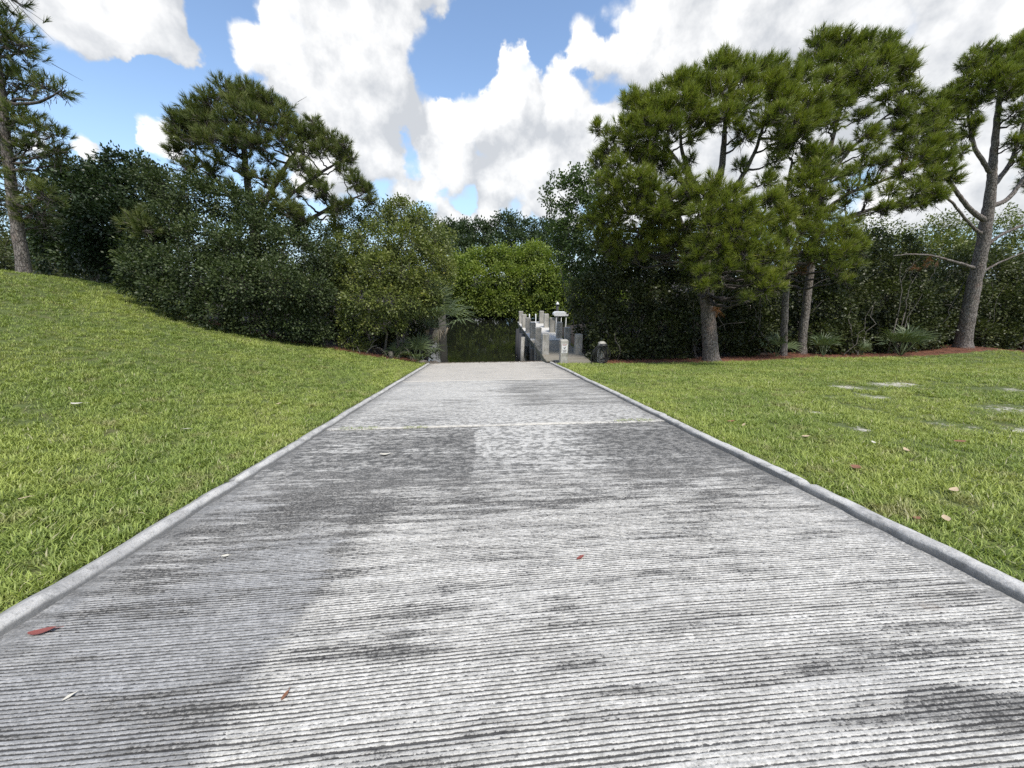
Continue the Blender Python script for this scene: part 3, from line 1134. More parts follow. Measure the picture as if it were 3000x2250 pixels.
print("grass tufts", len(gx))

# pine straw: a lumpy layer along the edge of the trees with loose needles on it

def straw(name, pairs, wid, label):
    pa = np.array(pairs)
    xs_ = np.arange(pa[0, 0], pa[-1, 0], .16)
    yb = np.interp(xs_, pa[:, 0], pa[:, 1])
    rows = np.linspace(0, 1, 14)
    X = np.repeat(xs_[None], 14, 0)
    Y = yb[None] + (rows[:, None] - .12) * wid + .14 * vnoise(X * 1.7, X * 0)
    bulge = np.sin(rows * PI)[:, None] ** .6
    Z = height(X, Y) - .02 + (.075 + .045 * fbm(X * 2.0, Y * 2.0, 3)) * bulge
    V = np.stack([X, Y, Z], -1).reshape(-1, 3)
    nx = X.shape[1]
    i = np.arange(13)[:, None] * nx + np.arange(nx - 1)[None]
    F = np.stack([i, i + 1, i + nx + 1, i + nx], -1).reshape(-1, 4)
    ac = Acc()
    ac.add(V, F, np.clip(.5 + .4 * fbm(X * 6, Y * 6, 3), 0, 1).ravel())
    r = np.random.default_rng(5)
    n = int(len(xs_) * 55)
    x = r.uniform(xs_[0], xs_[-1], n); t = r.beta(1.2, 1.6, n)
    y = np.interp(x, xs_, yb) + (t - .12) * wid
    z = height(x, y) + .045 + .05 * np.sin(t * PI)
    a = r.uniform(0, 2 * PI, n); L = r.uniform(.08, .2, n)
    dx_, dy_ = np.cos(a) * L, np.sin(a) * L
    w = .006
    px, py = -np.sin(a) * w, np.cos(a) * w
    up = r.uniform(-.01, .04, n)
    V = np.stack([np.stack([x - px, y - py, z], -1), np.stack([x + px, y + py, z], -1),
                  np.stack([x + dx_ + px, y + dy_ + py, z + up], -1), np.stack([x + dx_ - px, y + dy_ - py, z + up], -1)], 1).reshape(-1, 3)
    F = np.arange(n * 4).reshape(-1, 4)
    ac.add(V, F, np.repeat(r.uniform(.1, 1, n), 4))
    o = obj(name, ac.mesh(name, M_STRAW, True))
    tag(o, label, "pine straw", kind='stuff')


straw("pine_straw", [(5.5, 16.7), (8, 16.6), (10.6, 16.8), (14.5, 17.0), (20, 17.9), (26, 18.2), (35, 19.6), (48, 21)], 2.4, "reddish brown pine straw bed under the trees beyond the right lawn")
straw("pine_straw", [(-12, 16.5), (-9.9, 16.9), (-7.7, 17.4), (-5.2, 18.0), (-3.3, 18.6)], 1.3, "dark pine straw strip under the bushes beyond the left lawn")

# ================================================================== FOLIAGE BUILDERS

def leaves(C, AX, k, spread, L, Wd, tint, r, droop=.15, flat=.5):
    """k leaves around every clump centre C with axis AX"""
    N = len(C)
    n = N * k
    c = np.repeat(C, k, 0); ax = np.repeat(AX, k, 0)
    off = r.normal(size=(n, 3)) * spread * .55
    t = r.uniform(-.5, .6, n)[:, None]
    c = c + off * .8 + ax * t * spread
    dr = norm(norm(off) * .8 + ax * .9 + r.normal(size=(n, 3)) * .45 - [0, 0, droop])
    up = norm(np.array([0, 0, 1.]) * flat + ax * .5 + r.normal(size=(n, 3)) * .5)
    s = norm(np.cross(dr, up))
    nn = np.cross(s, dr)
    l = L * r.uniform(.65, 1.25, n)[:, None]; w = Wd * r.uniform(.7, 1.2, n)[:, None]
    V = np.stack([c, c + dr * l * .5 - s * w * .5 + nn * w * .12, c + dr * l, c + dr * l * .5 + s * w * .5 + nn * w * .12], 1).reshape(-1, 3)
    F = np.arange(n * 4).reshape(-1, 4)
    tt = np.clip(np.repeat(tint, k) + r.normal(0, .13, n), 0.06, .88)
    rare = r.uniform(size=n)
    tt = np.where(rare < .018, 1.0, tt)
    tt = np.where(rare > .994, 0.0, tt)
    return V, F, np.repeat(tt, 4)


def shell(blobs, dens, r, back=.35, inner=.45, zmin=None, squash=1.0):
    """clump centres on the outsides of the puffs of a crown"""
    B = np.array(blobs, float)
    Cs, As = [], []
    for (x, y, z, R) in B:
        n = max(4, int(dens * 4 * PI * R * R))
        dv = norm(r.normal(size=(n, 3)))
        q = r.uniform(size=n) < np.where(dv[:, 1] < .25, 1, back)
        dv = dv[q]
        rr = R * (1 - inner * r.uniform(0, 1, len(dv)) ** 2.2) * (1 + .16 * fbm(dv[:, 0] * 2.3 + x * 3, dv[:, 2] * 2.3 + dv[:, 1] + z * 3, 2))
        c = np.array([x, y, z]) + dv * rr[:, None] * [1, 1, squash]
        Cs.append(c); As.append(dv)
    C = np.concatenate(Cs); A = np.concatenate(As)
    ok = np.ones(len(C), bool)
    for (x, y, z, R) in B:
        dd = np.linalg.norm((C - [x, y, z]) / [1, 1, squash], axis=1)
        ok &= dd > R * .52
    # keep the deck of the dock and the open water clear, boughs may hang over them
    ok &= ~((C[:, 0] > -3.0) & (C[:, 0] < 5.3) & (C[:, 1] > 16) & (C[:, 1] < 41) & (C[:, 2] < -.35))
    # foliage stops short of the straw along the lawn
    ok &= ~((C[:, 1] < turf_limit(C[:, 0]) + .75) & (C[:, 1] > 15) & (C[:, 0] > 5) & (C[:, 2] < height(C[:, 0], C[:, 1]) + .55))
    if zmin is not None:
        ok &= C[:, 2] > (zmin(C[:, 0], C[:, 1]) if callable(zmin) else zmin)
    return C[ok], A[ok]


def curve_pts(a, b, lift, n=7, r=None, wob=.08):
    a = np.array(a, float); b = np.array(b, float)
    t = np.linspace(0, 1, n)[:, None]
    mid = (a + b) / 2 + np.array([0, 0, lift])
    p = (1 - t) ** 2 * a + 2 * t * (1 - t) * mid + t ** 2 * b
    L = np.linalg.norm(b - a)
    if r is not None:
        p[1:-1] += r.normal(size=(n - 2, 3)) * wob * L * .35
    return p


def limb_set(ac, stems, targets, r, r0=.05, r1=.014, lift=-.15, n=6):
    """a limb from the nearest suitable point of the stems to every target"""
    P_ = np.concatenate([np.asarray(s[0]) for s in stems])
    Rd = np.concatenate([np.asarray(s[1]) for s in stems])
    for T in targets:
        T = np.asarray(T, float)
        dd = np.linalg.norm(P_ - T[:3], axis=1) + np.maximum(P_[:, 2] - T[2] + .25, 0) * 3
        k = int(np.argmin(dd))
        L = np.linalg.norm(P_[k] - T[:3])
        ra = min(Rd[k] * .7, r0 + .012 * L)
        pts_ = curve_pts(P_[k], T[:3], lift * L, n, r)
        V, F = tube_np(pts_, np.linspace(ra, r1, n), 5)
        ac.add(V, F)


def broadleaf(name, label, cat, base, blobs, stems, leafm, dens=9, k=16, spread=.22, L=.075, Wd=.035, group=None,
              seed=1, squash=1.0, woodm=None, twig_frac=.25, zmin='ground', back=.18, tint=.45, topl=.35, inner=.45):
    r = np.random.default_rng(seed)
    dens *= 1.6; k = int(k * 1.4); L *= 1.2; Wd *= 1.4
    root = empty(name, (base[0], base[1], hz(base[0], base[1]) if len(base) < 3 else base[2]), label, cat, group)
    zm = (lambda x, y: height(x, y) + .06) if zmin == 'ground' else zmin
    C, A = shell(blobs, dens, r, back, inner, zm, squash)
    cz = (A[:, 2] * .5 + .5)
    tn = np.clip(tint - .5 * topl + topl * cz + .16 * r.normal(size=len(C)) + .20 * fbm(C[:, 0] * .8, C[:, 2] * .8, 2), .03, .87)  # clumps facing up get a lighter tint, top highlights painted into the leaves
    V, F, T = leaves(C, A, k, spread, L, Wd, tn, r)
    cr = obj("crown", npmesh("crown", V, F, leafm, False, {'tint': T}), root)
    cr['kind'] = 'stuff'
    # stems
    wa = Acc()
    st = []
    for s_ in stems:
        pts_ = np.array(s_[0], float); rr = np.interp(np.linspace(0, 1, len(pts_)), [0, 1], [s_[1], s_[1] * .5])
        if len(pts_) == 2:
            pts_ = curve_pts(pts_[0], pts_[1], 0, 7, r, .10); rr = np.linspace(s_[1], s_[1] * .45, 7)
        st.append((pts_, rr))
        Vt, Ft = tube_np(pts_, rr, 8)
        wa.add(Vt, Ft)
    limb_set(wa, st, [b[:3] for b in blobs], r, .03, .012)
    tr_ = obj("trunk", wa.mesh("trunk", woodm or M_TWIG, True, False), root)
    # fine twigs from the puff centres to a share of the clumps
    B = np.array(blobs)
    q = r.uniform(size=len(C)) < twig_frac
    Cq = C[q]
    if len(Cq):
        near_ = np.argmin(np.linalg.norm(Cq[:, None] - B[None, :, :3], axis=2) - B[None, :, 3], axis=1)
        o_ = B[near_, :3] + (Cq - B[near_, :3]) * r.uniform(.15, .5, (len(Cq), 1)) + r.normal(size=Cq.shape) * .08
        V, F = prisms(o_, Cq, .010, .004)
        obj("twigs", npmesh("twigs", V, F, woodm or M_TWIG, False), root)['kind'] = 'stuff'
    return root


def needles(C, AX, k, L, w, tint, r, cone=1.0, length=.20):
    N = len(C); n = N * k
    ax = np.repeat(AX, k, 0)
    u = r.uniform(0, 1, n)
    c = np.repeat(C, k, 0) + ax * ((u - .7) * length)[:, None]
    ref = norm(np.cross(ax, r.normal(size=(n, 3))))
    th = cone * (1 - .55 * u) * r.uniform(.35, 1.1, n)
    dr = norm(ax * np.cos(th)[:, None] + ref * np.sin(th)[:, None])
    dr = norm(dr - [0, 0, .12])
    s = norm(np.cross(dr, r.normal(size=(n, 3))))
    l = (L * r.uniform(.75, 1.15, n))[:, None]
    V = np.stack([c - s * w * .5, c + s * w * .5, c + dr * l], 1).reshape(-1, 3)
    F = np.arange(n * 3).reshape(-1, 3)
    t = np.clip(np.repeat(tint, k) + r.normal(0, .10, n), .06, .88)
    rare = r.uniform(size=n)
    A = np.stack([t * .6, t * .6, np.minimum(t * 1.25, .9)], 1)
    rr = rare < .02
    A[rr] = 1.0
    return V, F, A.ravel()


def pine(name, label, base, stems, blobs, dens=2.6, k=46, L=.24, w=.011, seed=1, group=None, leafm=None, lean=(0, 0, 0),
         brown=(), bare=(), radial=12, tint=.45, dead=0, fill=.5):
    """stems: list of (points, radii); blobs: (x, y, z, R) foliage masses"""
    r = np.random.default_rng(seed)
    root = empty(name, base, label, "pine tree", group)
    ta = Acc()
    st = []
    for pi_, (pts_, rad) in enumerate(stems):
        pts_ = np.array(pts_, float)
        # resample smoothly
        s_ = np.concatenate([[0], np.cumsum(np.linalg.norm(np.diff(pts_, axis=0), axis=1))])
        ns = max(10, int(s_[-1] / .16))
        tt = np.linspace(0, s_[-1], ns)
        q = np.stack([np.interp(tt, s_, pts_[:, i]) for i in range(3)], -1)
        for _ in range(3):
            q[1:-1] = (q[:-2] + 2 * q[1:-1] + q[2:]) / 4
        rd = np.interp(tt, s_, rad)
        q[1:-1] += r.normal(size=(ns - 2, 3)) * .008
        st.append((q, rd))
        V, F = tube_np(q, rd, radial + 8 if pi_ == 0 else 8)
        if pi_ == 0:
            nn = radial + 8
            a = np.arange(nn) / nn * 2 * PI
            cen = np.repeat(q, nn, 0)
            hh = np.repeat(tt, nn); aa = np.tile(a, ns)
            pl = vnoise(aa * 3.2 + 20, hh * 3.0) * .5 + vnoise(aa * 6.1 + 9, hh * 7) * .5
            pl = np.where(aa > 6.0, pl * .5, pl)
            flare = 1 + .35 * np.exp(-hh / .22) * (1 + .4 * np.sin(aa * 3 + 1))
            V = cen + (V - cen) * ((1 + .055 * pl) * flare)[:, None]
        ta.add(V, F)
    obj("trunk", ta.mesh("trunk", M_BARK, True, False), root)
    B = np.array(blobs, float)
    B[:, 3] *= 1.30
    ex = B[r.uniform(size=len(B)) < fill].copy()          # smaller side masses that knit the crown together
    if len(ex):
        ex[:, :3] += norm(r.normal(size=(len(ex), 3)) * [1, 1, .6]) * ex[:, 3:4] * .95
        ex[:, 3] *= .8
        B = np.concatenate([B, ex])
    dens *= 1.9; w *= 1.6; k = int(k * .85); L *= 1.15
    la = Acc()
    limb_set(la, st, [b[:3] for b in B], r, .04, .018, -.12, 8)
    for (a, b, ra) in bare:
        V, F = tube_np(curve_pts(a, b, .2, 9, r, .06), np.linspace(ra, .01, 9), 5)
        la.add(V, F)
    # tufts: mostly on the upper and outer side of every mass
    Cs, As, Ts, Or = [], [], [], []
    for bi, (x, y, z, R) in enumerate(B):
        n = max(5, int(dens * 4 * PI * R * R))
        dv = norm(r.normal(size=(n, 3)) + [0, 0, .30])
        rr = R * r.uniform(.45, 1.08, n)
        c = np.array([x, y, z]) + dv * rr[:, None] * [1, 1, .82]
        ax = norm(dv * .75 + [0, 0, .55] + np.array(lean) + r.normal(size=(n, 3)) * .25)
        Cs.append(c); As.append(ax)
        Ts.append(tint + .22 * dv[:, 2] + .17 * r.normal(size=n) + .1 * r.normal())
        Or.append(np.array([x, y, z]) + dv * (rr * r.uniform(.05, .35, n))[:, None] - [0, 0, .12 * R])
    C = np.concatenate(Cs); A = np.concatenate(As); T = np.concatenate(Ts); O_ = np.concatenate(Or)
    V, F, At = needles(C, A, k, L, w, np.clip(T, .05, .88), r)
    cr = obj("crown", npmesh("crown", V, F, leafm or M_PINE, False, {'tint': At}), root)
    cr['kind'] = 'stuff'
    if len(brown):
        bb = np.array(brown)
        Cb = np.concatenate([b[:3] + r.normal(size=(int(26 * b[3] * b[3] * 4), 3)) * b[3] * .45 for b in bb])
        V, F, At = needles(Cb, norm(r.normal(size=Cb.shape) - [0, 0, .4]), 22, L * .9, w * .8, np.zeros(len(Cb)), r)
        obj("dead_needles", npmesh("dead_needles", V, F, leafm or M_PINE, False, {'tint': At * 0}), root)['kind'] = 'stuff'
    # twigs: mass centre -> mid -> tuft
    mid = O_ + (C - O_) * .55 + r.normal(size=C.shape) * .06
    V1, F1 = prisms(O_, mid, .013, .010)
    V2, F2 = prisms(mid, C - A * .05, .010, .007)
    la.add(V1, F1); la.add(V2, F2)
    # extra bare sprays reaching to the limbs
    n = int(len(B) * 26)
    bi = r.integers(0, len(B), n)
    a_ = B[bi, :3] + r.normal(size=(n, 3)) * B[bi, 3:4] * .35 - [0, 0, .1]
    b_ = a_ + norm(r.normal(size=(n, 3)) - [0, 0, .3]) * B[bi, 3:4] * r.uniform(.4, 1.0, (n, 1))
    V3, F3 = prisms(a_, b_, .012, .004)
    la.add(V3, F3)
    obj("branches", la.mesh("branches", M_LIMB, True, False), root)['kind'] = 'stuff'
    return root

# ================================================================== TREES AND BUSHES
# every tree stands at its own real place; puffs are (x, y, z, radius) in metres

# ---- left side
pine("pine_tree", "tall pine on top of the grassy rise at the left edge, long bare leaning trunk",
     (*(-17.25, 16.40, 1.51)[:2], 1.35),
     [([(-17.25, 16.40, 1.40), (-17.00, 16.40, 2.82), (-16.82, 16.40, 4.01), (-16.47, 16.40, 5.78), (-16.09, 16.40, 7.28), (-15.80, 16.40, 8.98), (-15.35, 16.40, 10.82)], [.20, .18, .16, .13, .11, .09, .05])],
     [(-15.19, 16.20, 8.91, 0.71), (-14.57, 16.00, 8.67, 0.26), (-16.48, 16.60, 9.33, 0.99), (-14.27, 16.00, 7.53, 0.40), (-13.62, 15.80, 7.41, 0.23), (-15.38, 16.50, 7.81, 0.47), (-15.98, 16.60, 8.00, 0.54), (-17.02, 16.60, 7.77, 0.81),
      (-15.54, 16.20, 6.70, 0.47), (-14.81, 16.00, 6.36, 0.41), (-14.50, 16.10, 6.19, 0.31), (-16.52, 16.60, 6.75, 0.62), (-15.72, 16.40, 5.79, 0.46), (-14.81, 16.10, 5.67, 0.41), (-14.68, 16.30, 5.47, 0.28), (-16.74, 16.60, 5.51, 0.57), (-17.54, 16.60, 5.81, 0.88),
      (-16.08, 16.20, 4.60, 0.46), (-15.34, 16.00, 4.25, 0.46), (-17.29, 16.80, 4.07, 0.44), (-16.34, 16.50, 3.73, 0.44), (-17.92, 16.80, 4.23, 0.55), (-16.44, 16.90, 3.40, 0.30), (-15.38, 16.40, 10.57, 0.95)],
     dens=3.3, k=40, L=.22, w=.012, seed=11, leafm=M_PINE_FAR, tint=.48, fill=.0)

broadleaf("magnolia_tree", "dark glossy leafed tree between the tall left pine and the big dark bush", "tree",
          (-19.01, 21.00, 1.20)[:2],
          [(-19.39, 22.00, 6.32, 0.62), (-20.24, 22.00, 5.70, 0.87), (-18.56, 22.30, 6.23, 0.68), (-17.59, 22.50, 6.73, 0.59), (-16.76, 22.60, 6.50, 0.60), (-18.85, 21.50, 5.02, 1.05), (-17.69, 21.80, 5.30, 1.07), (-16.32, 21.80, 5.32, 0.97),
           (-20.24, 21.50, 4.34, 0.81), (-18.32, 20.80, 3.83, 1.13), (-16.86, 20.90, 3.85, 1.14), (-20.37, 21.40, 3.30, 0.87), (-17.96, 20.60, 2.89, 1.04), (-16.28, 20.80, 3.18, 1.05), (-21.49, 22.00, 3.80, 0.69), (-19.75, 21.20, 2.46, 0.68),
           (-17.36, 20.60, 2.17, 0.96), (-15.61, 20.20, 2.16, 0.94), (-15.40, 21.50, 4.39, 0.98), (-15.60, 22.30, 6.10, 0.50), (-21.49, 21.60, 2.47, 0.59)],
          [([(-19.62, 21.60, 0.94), (-18.57, 22.00, 5.55)], .16), ([(-18.46, 21.60, 0.84), (-17.45, 22.00, 5.12)], .12), ([(-21.09, 21.80, 1.23), (-20.12, 22.00, 4.86)], .08)],
          M_LEAF_MAG, dens=9.5, k=15, spread=.26, L=.14, Wd=.07, seed=21, tint=.42, inner=.5)

broadleaf("bush", "low olive green thicket behind the foot of the tall left pine", "bush",
          (-27.40, 25.00, 1.29)[:2],
          [(-28.70, 26.00, 2.31, 0.94), (-27.49, 26.00, 2.70, 0.83), (-26.01, 25.50, 2.30, 0.82), (-24.51, 25.00, 2.07, 0.75), (-23.07, 24.50, 1.73, 0.74), (-21.81, 24.00, 1.41, 0.67), (-20.52, 23.50, 1.09, 0.66), (-28.82, 27.00, 3.61, 0.85), (-27.42, 27.00, 3.62, 0.73), (-29.81, 26.00, 2.97, 1.40), (-30.46, 27.00, 4.44, 1.07), (-29.83, 28.00, 4.73, 0.75)],
          [([(-28.52, 26.00, 1.22), (-27.59, 26.00, 3.53)], .06)],
          M_LEAF_UND, dens=6, k=14, spread=.28, L=.13, Wd=.055, seed=22, tint=.62)

pine("pine_tree", "round crowned pine rising behind the big dark bush left of the creek",
     (*(-11.86, 20.50, -1.12)[:2], -1.6),
     [([(-11.47, 20.50, -1.12), (-10.97, 20.50, 2.27), (-10.71, 20.50, 4.30), (-10.76, 20.50, 5.79), (-10.53, 20.30, 7.36), (-10.20, 20.30, 8.72)], [.24, .22, .19, .14, .10, .05]),
      ([(-10.72, 20.50, 3.99), (-9.62, 20.30, 5.35), (-8.59, 20.20, 6.58), (-7.74, 20.00, 7.33)], [.14, .11, .08, .04]),
      ([(-10.79, 20.50, 3.86), (-11.75, 20.40, 5.34), (-12.29, 20.20, 6.31), (-12.67, 20.00, 6.84)], [.13, .10, .07, .03]),
      ([(-10.81, 20.50, 3.19), (-8.55, 20.20, 3.84), (-6.77, 20.00, 4.70), (-5.45, 19.80, 5.10)], [.12, .10, .07, .03]),
      ([(-10.77, 20.50, 3.41), (-8.85, 20.30, 5.15), (-7.10, 20.20, 6.20), (-6.23, 20.00, 6.57)], [.10, .08, .06, .03])],
     [(-10.87, 20.40, 9.22, 0.48), (-9.88, 20.20, 9.06, 0.52), (-10.15, 19.60, 8.35, 0.55), (-9.42, 20.20, 8.81, 0.43), (-9.02, 20.30, 8.78, 0.35), (-11.57, 20.30, 8.72, 0.52), (-12.21, 20.30, 8.40, 0.52), (-11.72, 19.80, 7.79, 0.51), (-8.56, 20.20, 8.46, 0.40),
      (-9.35, 19.30, 7.83, 0.55), (-8.70, 19.60, 7.80, 0.56), (-10.56, 19.40, 7.69, 0.50), (-12.76, 20.20, 7.86, 0.44), (-12.92, 20.00, 7.22, 0.43), (-12.05, 19.50, 7.02, 0.43), (-11.14, 19.20, 6.95, 0.50), (-10.04, 19.00, 7.06, 0.42), (-8.23, 20.00, 7.79, 0.44), (-7.72, 20.00, 7.49, 0.44),
      (-8.35, 19.40, 7.07, 0.43), (-9.14, 19.10, 7.04, 0.38), (-13.50, 20.30, 7.61, 0.26), (-13.34, 20.10, 6.78, 0.31), (-7.22, 20.20, 7.64, 0.36), (-6.74, 20.20, 7.34, 0.41), (-6.94, 19.80, 6.90, 0.35), (-6.23, 20.10, 6.92, 0.32), (-5.95, 20.10, 6.68, 0.27), (-7.65, 19.70, 6.78, 0.31),
      (-12.34, 19.60, 6.16, 0.35), (-11.57, 19.40, 5.86, 0.35), (-11.84, 19.20, 5.30, 0.30), (-10.46, 18.90, 5.15, 0.30), (-9.12, 19.30, 6.34, 0.30), (-8.56, 18.90, 5.48, 0.34), (-7.80, 19.20, 5.95, 0.30), (-7.14, 19.00, 5.61, 0.35), (-7.97, 18.80, 5.01, 0.34), (-6.78, 19.00, 5.14, 0.26), (-6.53, 19.20, 4.29, 0.27), (-8.95, 18.60, 4.72, 0.34), (-11.07, 19.40, 6.33, 0.26), (-10.13, 19.30, 6.01, 0.26), (-9.34, 19.00, 5.57, 0.34), (-5.82, 19.90, 6.07, 0.18), (-6.30, 19.80, 6.20, 0.22),
      (-5.61, 19.80, 5.64, 0.36), (-5.25, 19.80, 5.31, 0.32), (-5.06, 19.80, 4.90, 0.18), (-6.16, 19.50, 4.63, 0.32), (-8.19, 18.60, 4.34, 0.39), (-7.66, 18.40, 3.92, 0.30), (-7.18, 19.20, 4.93, 0.18), (-13.45, 17.40, 3.59, 0.47), (-13.02, 17.20, 3.21, 0.35)],
     dens=6.5, k=44, L=.24, w=.012, seed=31, leafm=M_PINE_FAR, tint=.50)

broadleaf("buttonwood_bush", "big dark grey green bush on the slope, its low branches hanging over the left lawn", "bush",
          (-10.53, 18.00, -1.46)[:2],
          [(-13.52, 19.50, 5.14, 0.78), (-14.58, 20.00, 5.78, 0.53), (-11.71, 18.50, 4.67, 0.84), (-10.58, 18.40, 4.44, 0.75), (-9.55, 18.40, 4.14, 0.59), (-8.69, 18.60, 3.78, 0.60), (-12.59, 18.00, 3.56, 0.82), (-9.30, 18.00, 3.19, 0.92), (-11.02, 17.20, 2.92, 0.88), (-13.49, 17.60, 2.56, 0.69), (-9.78, 16.90, 2.53, 0.87), (-7.99, 17.60, 2.58, 0.92),
           (-12.12, 16.60, 1.95, 0.70), (-13.20, 16.50, 1.69, 0.54), (-10.83, 16.20, 1.58, 0.84), (-9.25, 15.90, 1.21, 0.92), (-7.98, 16.30, 1.20, 0.95), (-12.18, 15.90, 1.03, 0.53), (-11.22, 15.70, 0.67, 0.60), (-10.29, 15.80, 0.29, 0.73), (-11.77, 15.90, -0.02, 0.31), (-9.34, 16.30, -0.08, 0.80), (-8.08, 16.90, -0.15, 0.84),
           (-11.25, 16.20, -0.45, 0.36), (-10.54, 16.50, -0.70, 0.37), (-9.42, 17.00, -1.08, 0.43), (-8.28, 17.40, -1.34, 0.40), (-7.33, 17.40, 0.96, 0.85), (-7.35, 17.70, -0.78, 0.62), (-14.04, 17.20, 2.08, 0.40), (-13.52, 16.40, 1.24, 0.31), (-6.76, 18.50, 2.13, 0.71), (-7.67, 19.00, 3.30, 0.67), (-10.29, 19.50, 4.58, 0.54)],
          [([(-10.07, 17.80, -1.43), (-10.50, 17.80, 2.58)], .10), ([(-9.90, 17.80, -1.43), (-8.32, 18.00, 3.00)], .09), ([(-10.63, 17.50, -1.24), (-12.00, 17.00, 2.15)], .07), ([(-8.82, 18.00, -1.62), (-7.46, 18.00, 1.79)], .07)],
          M_LEAF_DARK, dens=14, k=16, spread=.23, L=.095, Wd=.05, seed=41, tint=.36, topl=.45)

broadleaf("mangrove_bush", "olive green mangrove bush with grey twigs left of the ramp's lower end", "bush",
          (-4.88, 19.00, -2.31)[:2],
          [(-6.50, 21.00, 3.95, 0.79), (-5.26, 21.00, 4.28, 0.74), (-4.08, 21.30, 4.52, 0.70), (-3.12, 21.30, 4.16, 0.66), (-2.53, 21.00, 3.28, 0.71), (-2.06, 21.00, 2.56, 0.51), (-6.41, 19.60, 2.70, 0.80), (-4.97, 19.40, 2.92, 0.93), (-3.63, 19.60, 2.94, 0.90), (-2.80, 20.00, 2.19, 0.88), (-1.86, 20.60, 1.82, 0.46),
           (-6.06, 18.80, 1.58, 0.73), (-4.74, 18.60, 1.71, 0.86), (-3.58, 18.80, 1.58, 0.88), (-2.63, 19.30, 1.11, 0.77), (-6.59, 18.50, 0.70, 0.46), (-5.57, 18.00, 0.50, 0.62), (-4.39, 18.00, 0.50, 0.72), (-3.36, 18.40, 0.47, 0.69), (-2.48, 19.20, 0.18, 0.53), (-6.11, 18.30, -0.32, 0.46), (-5.08, 18.10, -0.49, 0.50),
           (-7.16, 19.50, 1.89, 0.66), (-7.13, 20.50, 3.21, 0.58), (-4.07, 18.40, -0.53, 0.42), (-6.25, 18.40, -1.35, 0.42), (-5.79, 18.60, -1.58, 0.33)],
          [([(-5.16, 18.80, -2.26), (-6.05, 19.00, 1.35)], .05), ([(-4.90, 18.90, -2.29), (-4.55, 19.50, 2.70)], .06), ([(-4.52, 18.90, -2.29), (-3.01, 19.60, 1.81)], .06), ([(-5.42, 18.70, -2.24), (-7.06, 18.60, 0.02)], .03), ([(-4.25, 19.00, -2.32), (-3.41, 19.00, -0.04)], .03)],
          M_LEAF_MANG, dens=12, k=14, spread=.22, L=.10, Wd=.055, seed=51, tint=.45, twig_frac=.6, topl=.4)

# leafy tree tops poking over the mangrove bush on the left
broadleaf("mangrove_tree", "bright topped mangrove behind the left bush, leaning over the creek's left bank", "tree",
          (-4.6, 27.0, -3.0),
          [(-5.93, 26.00, 4.70, 0.61), (-4.98, 26.00, 5.28, 0.55), (-4.05, 27.00, 5.20, 0.64), (-3.21, 27.00, 4.49, 0.58), (-2.38, 27.50, 3.93, 0.60), (-4.32, 26.00, 4.25, 0.75), (-2.79, 27.00, 2.64, 0.79), (-2.31, 27.00, 1.56, 0.60), (-3.03, 26.00, 0.94, 0.65), (-3.27, 26.00, 3.44, 0.75)],
          [([(-4.8, 27, -3.1), (-4.9, 26.6, 3.0)], .09), ([(-4.4, 27.4, -3.1), (-3.6, 27, 1.6)], .07)],
          M_LEAF_MANG, dens=6.5, k=13, spread=.30, L=.13, Wd=.07, seed=52, tint=.55)

# low thickets that close the banks behind the first row of bushes
broadleaf("thicket", "low dark thicket on the bank behind the olive green mangrove bush", "bush", (-7.12, 22.50, -2.30)[:2],
          [(-10.58, 22.00, -1.06, 0.88), (-9.81, 22.00, -1.62, 0.89), (-8.86, 22.00, -0.92, 0.88), (-8.12, 22.00, -1.81, 0.89), (-7.17, 22.00, -1.10, 0.89), (-6.37, 22.00, -1.83, 0.90), (-5.43, 22.00, -1.11, 0.89), (-4.61, 22.00, -1.85, 0.85), (-3.68, 22.00, -1.18, 0.79), (-2.94, 22.00, -1.87, 0.62),
           (-9.79, 21.00, -2.27, 0.48), (-8.51, 21.00, -2.40, 0.48), (-7.21, 21.00, -2.42, 0.48), (-5.90, 21.00, -2.49, 0.49), (-4.57, 21.00, -2.51, 0.49), (-3.39, 21.00, -2.47, 0.44), (-2.79, 23.00, -1.09, 0.53), (-10.31, 23.00, 0.21, 0.90), (-8.67, 23.00, 0.21, 0.91)],
          [(((-8, 23, -2.8), (-8, 22.6, -1)), .04)], M_LEAF_UND, dens=6, k=12, spread=.3, L=.17, Wd=.10, seed=401, tint=.4, back=.05)
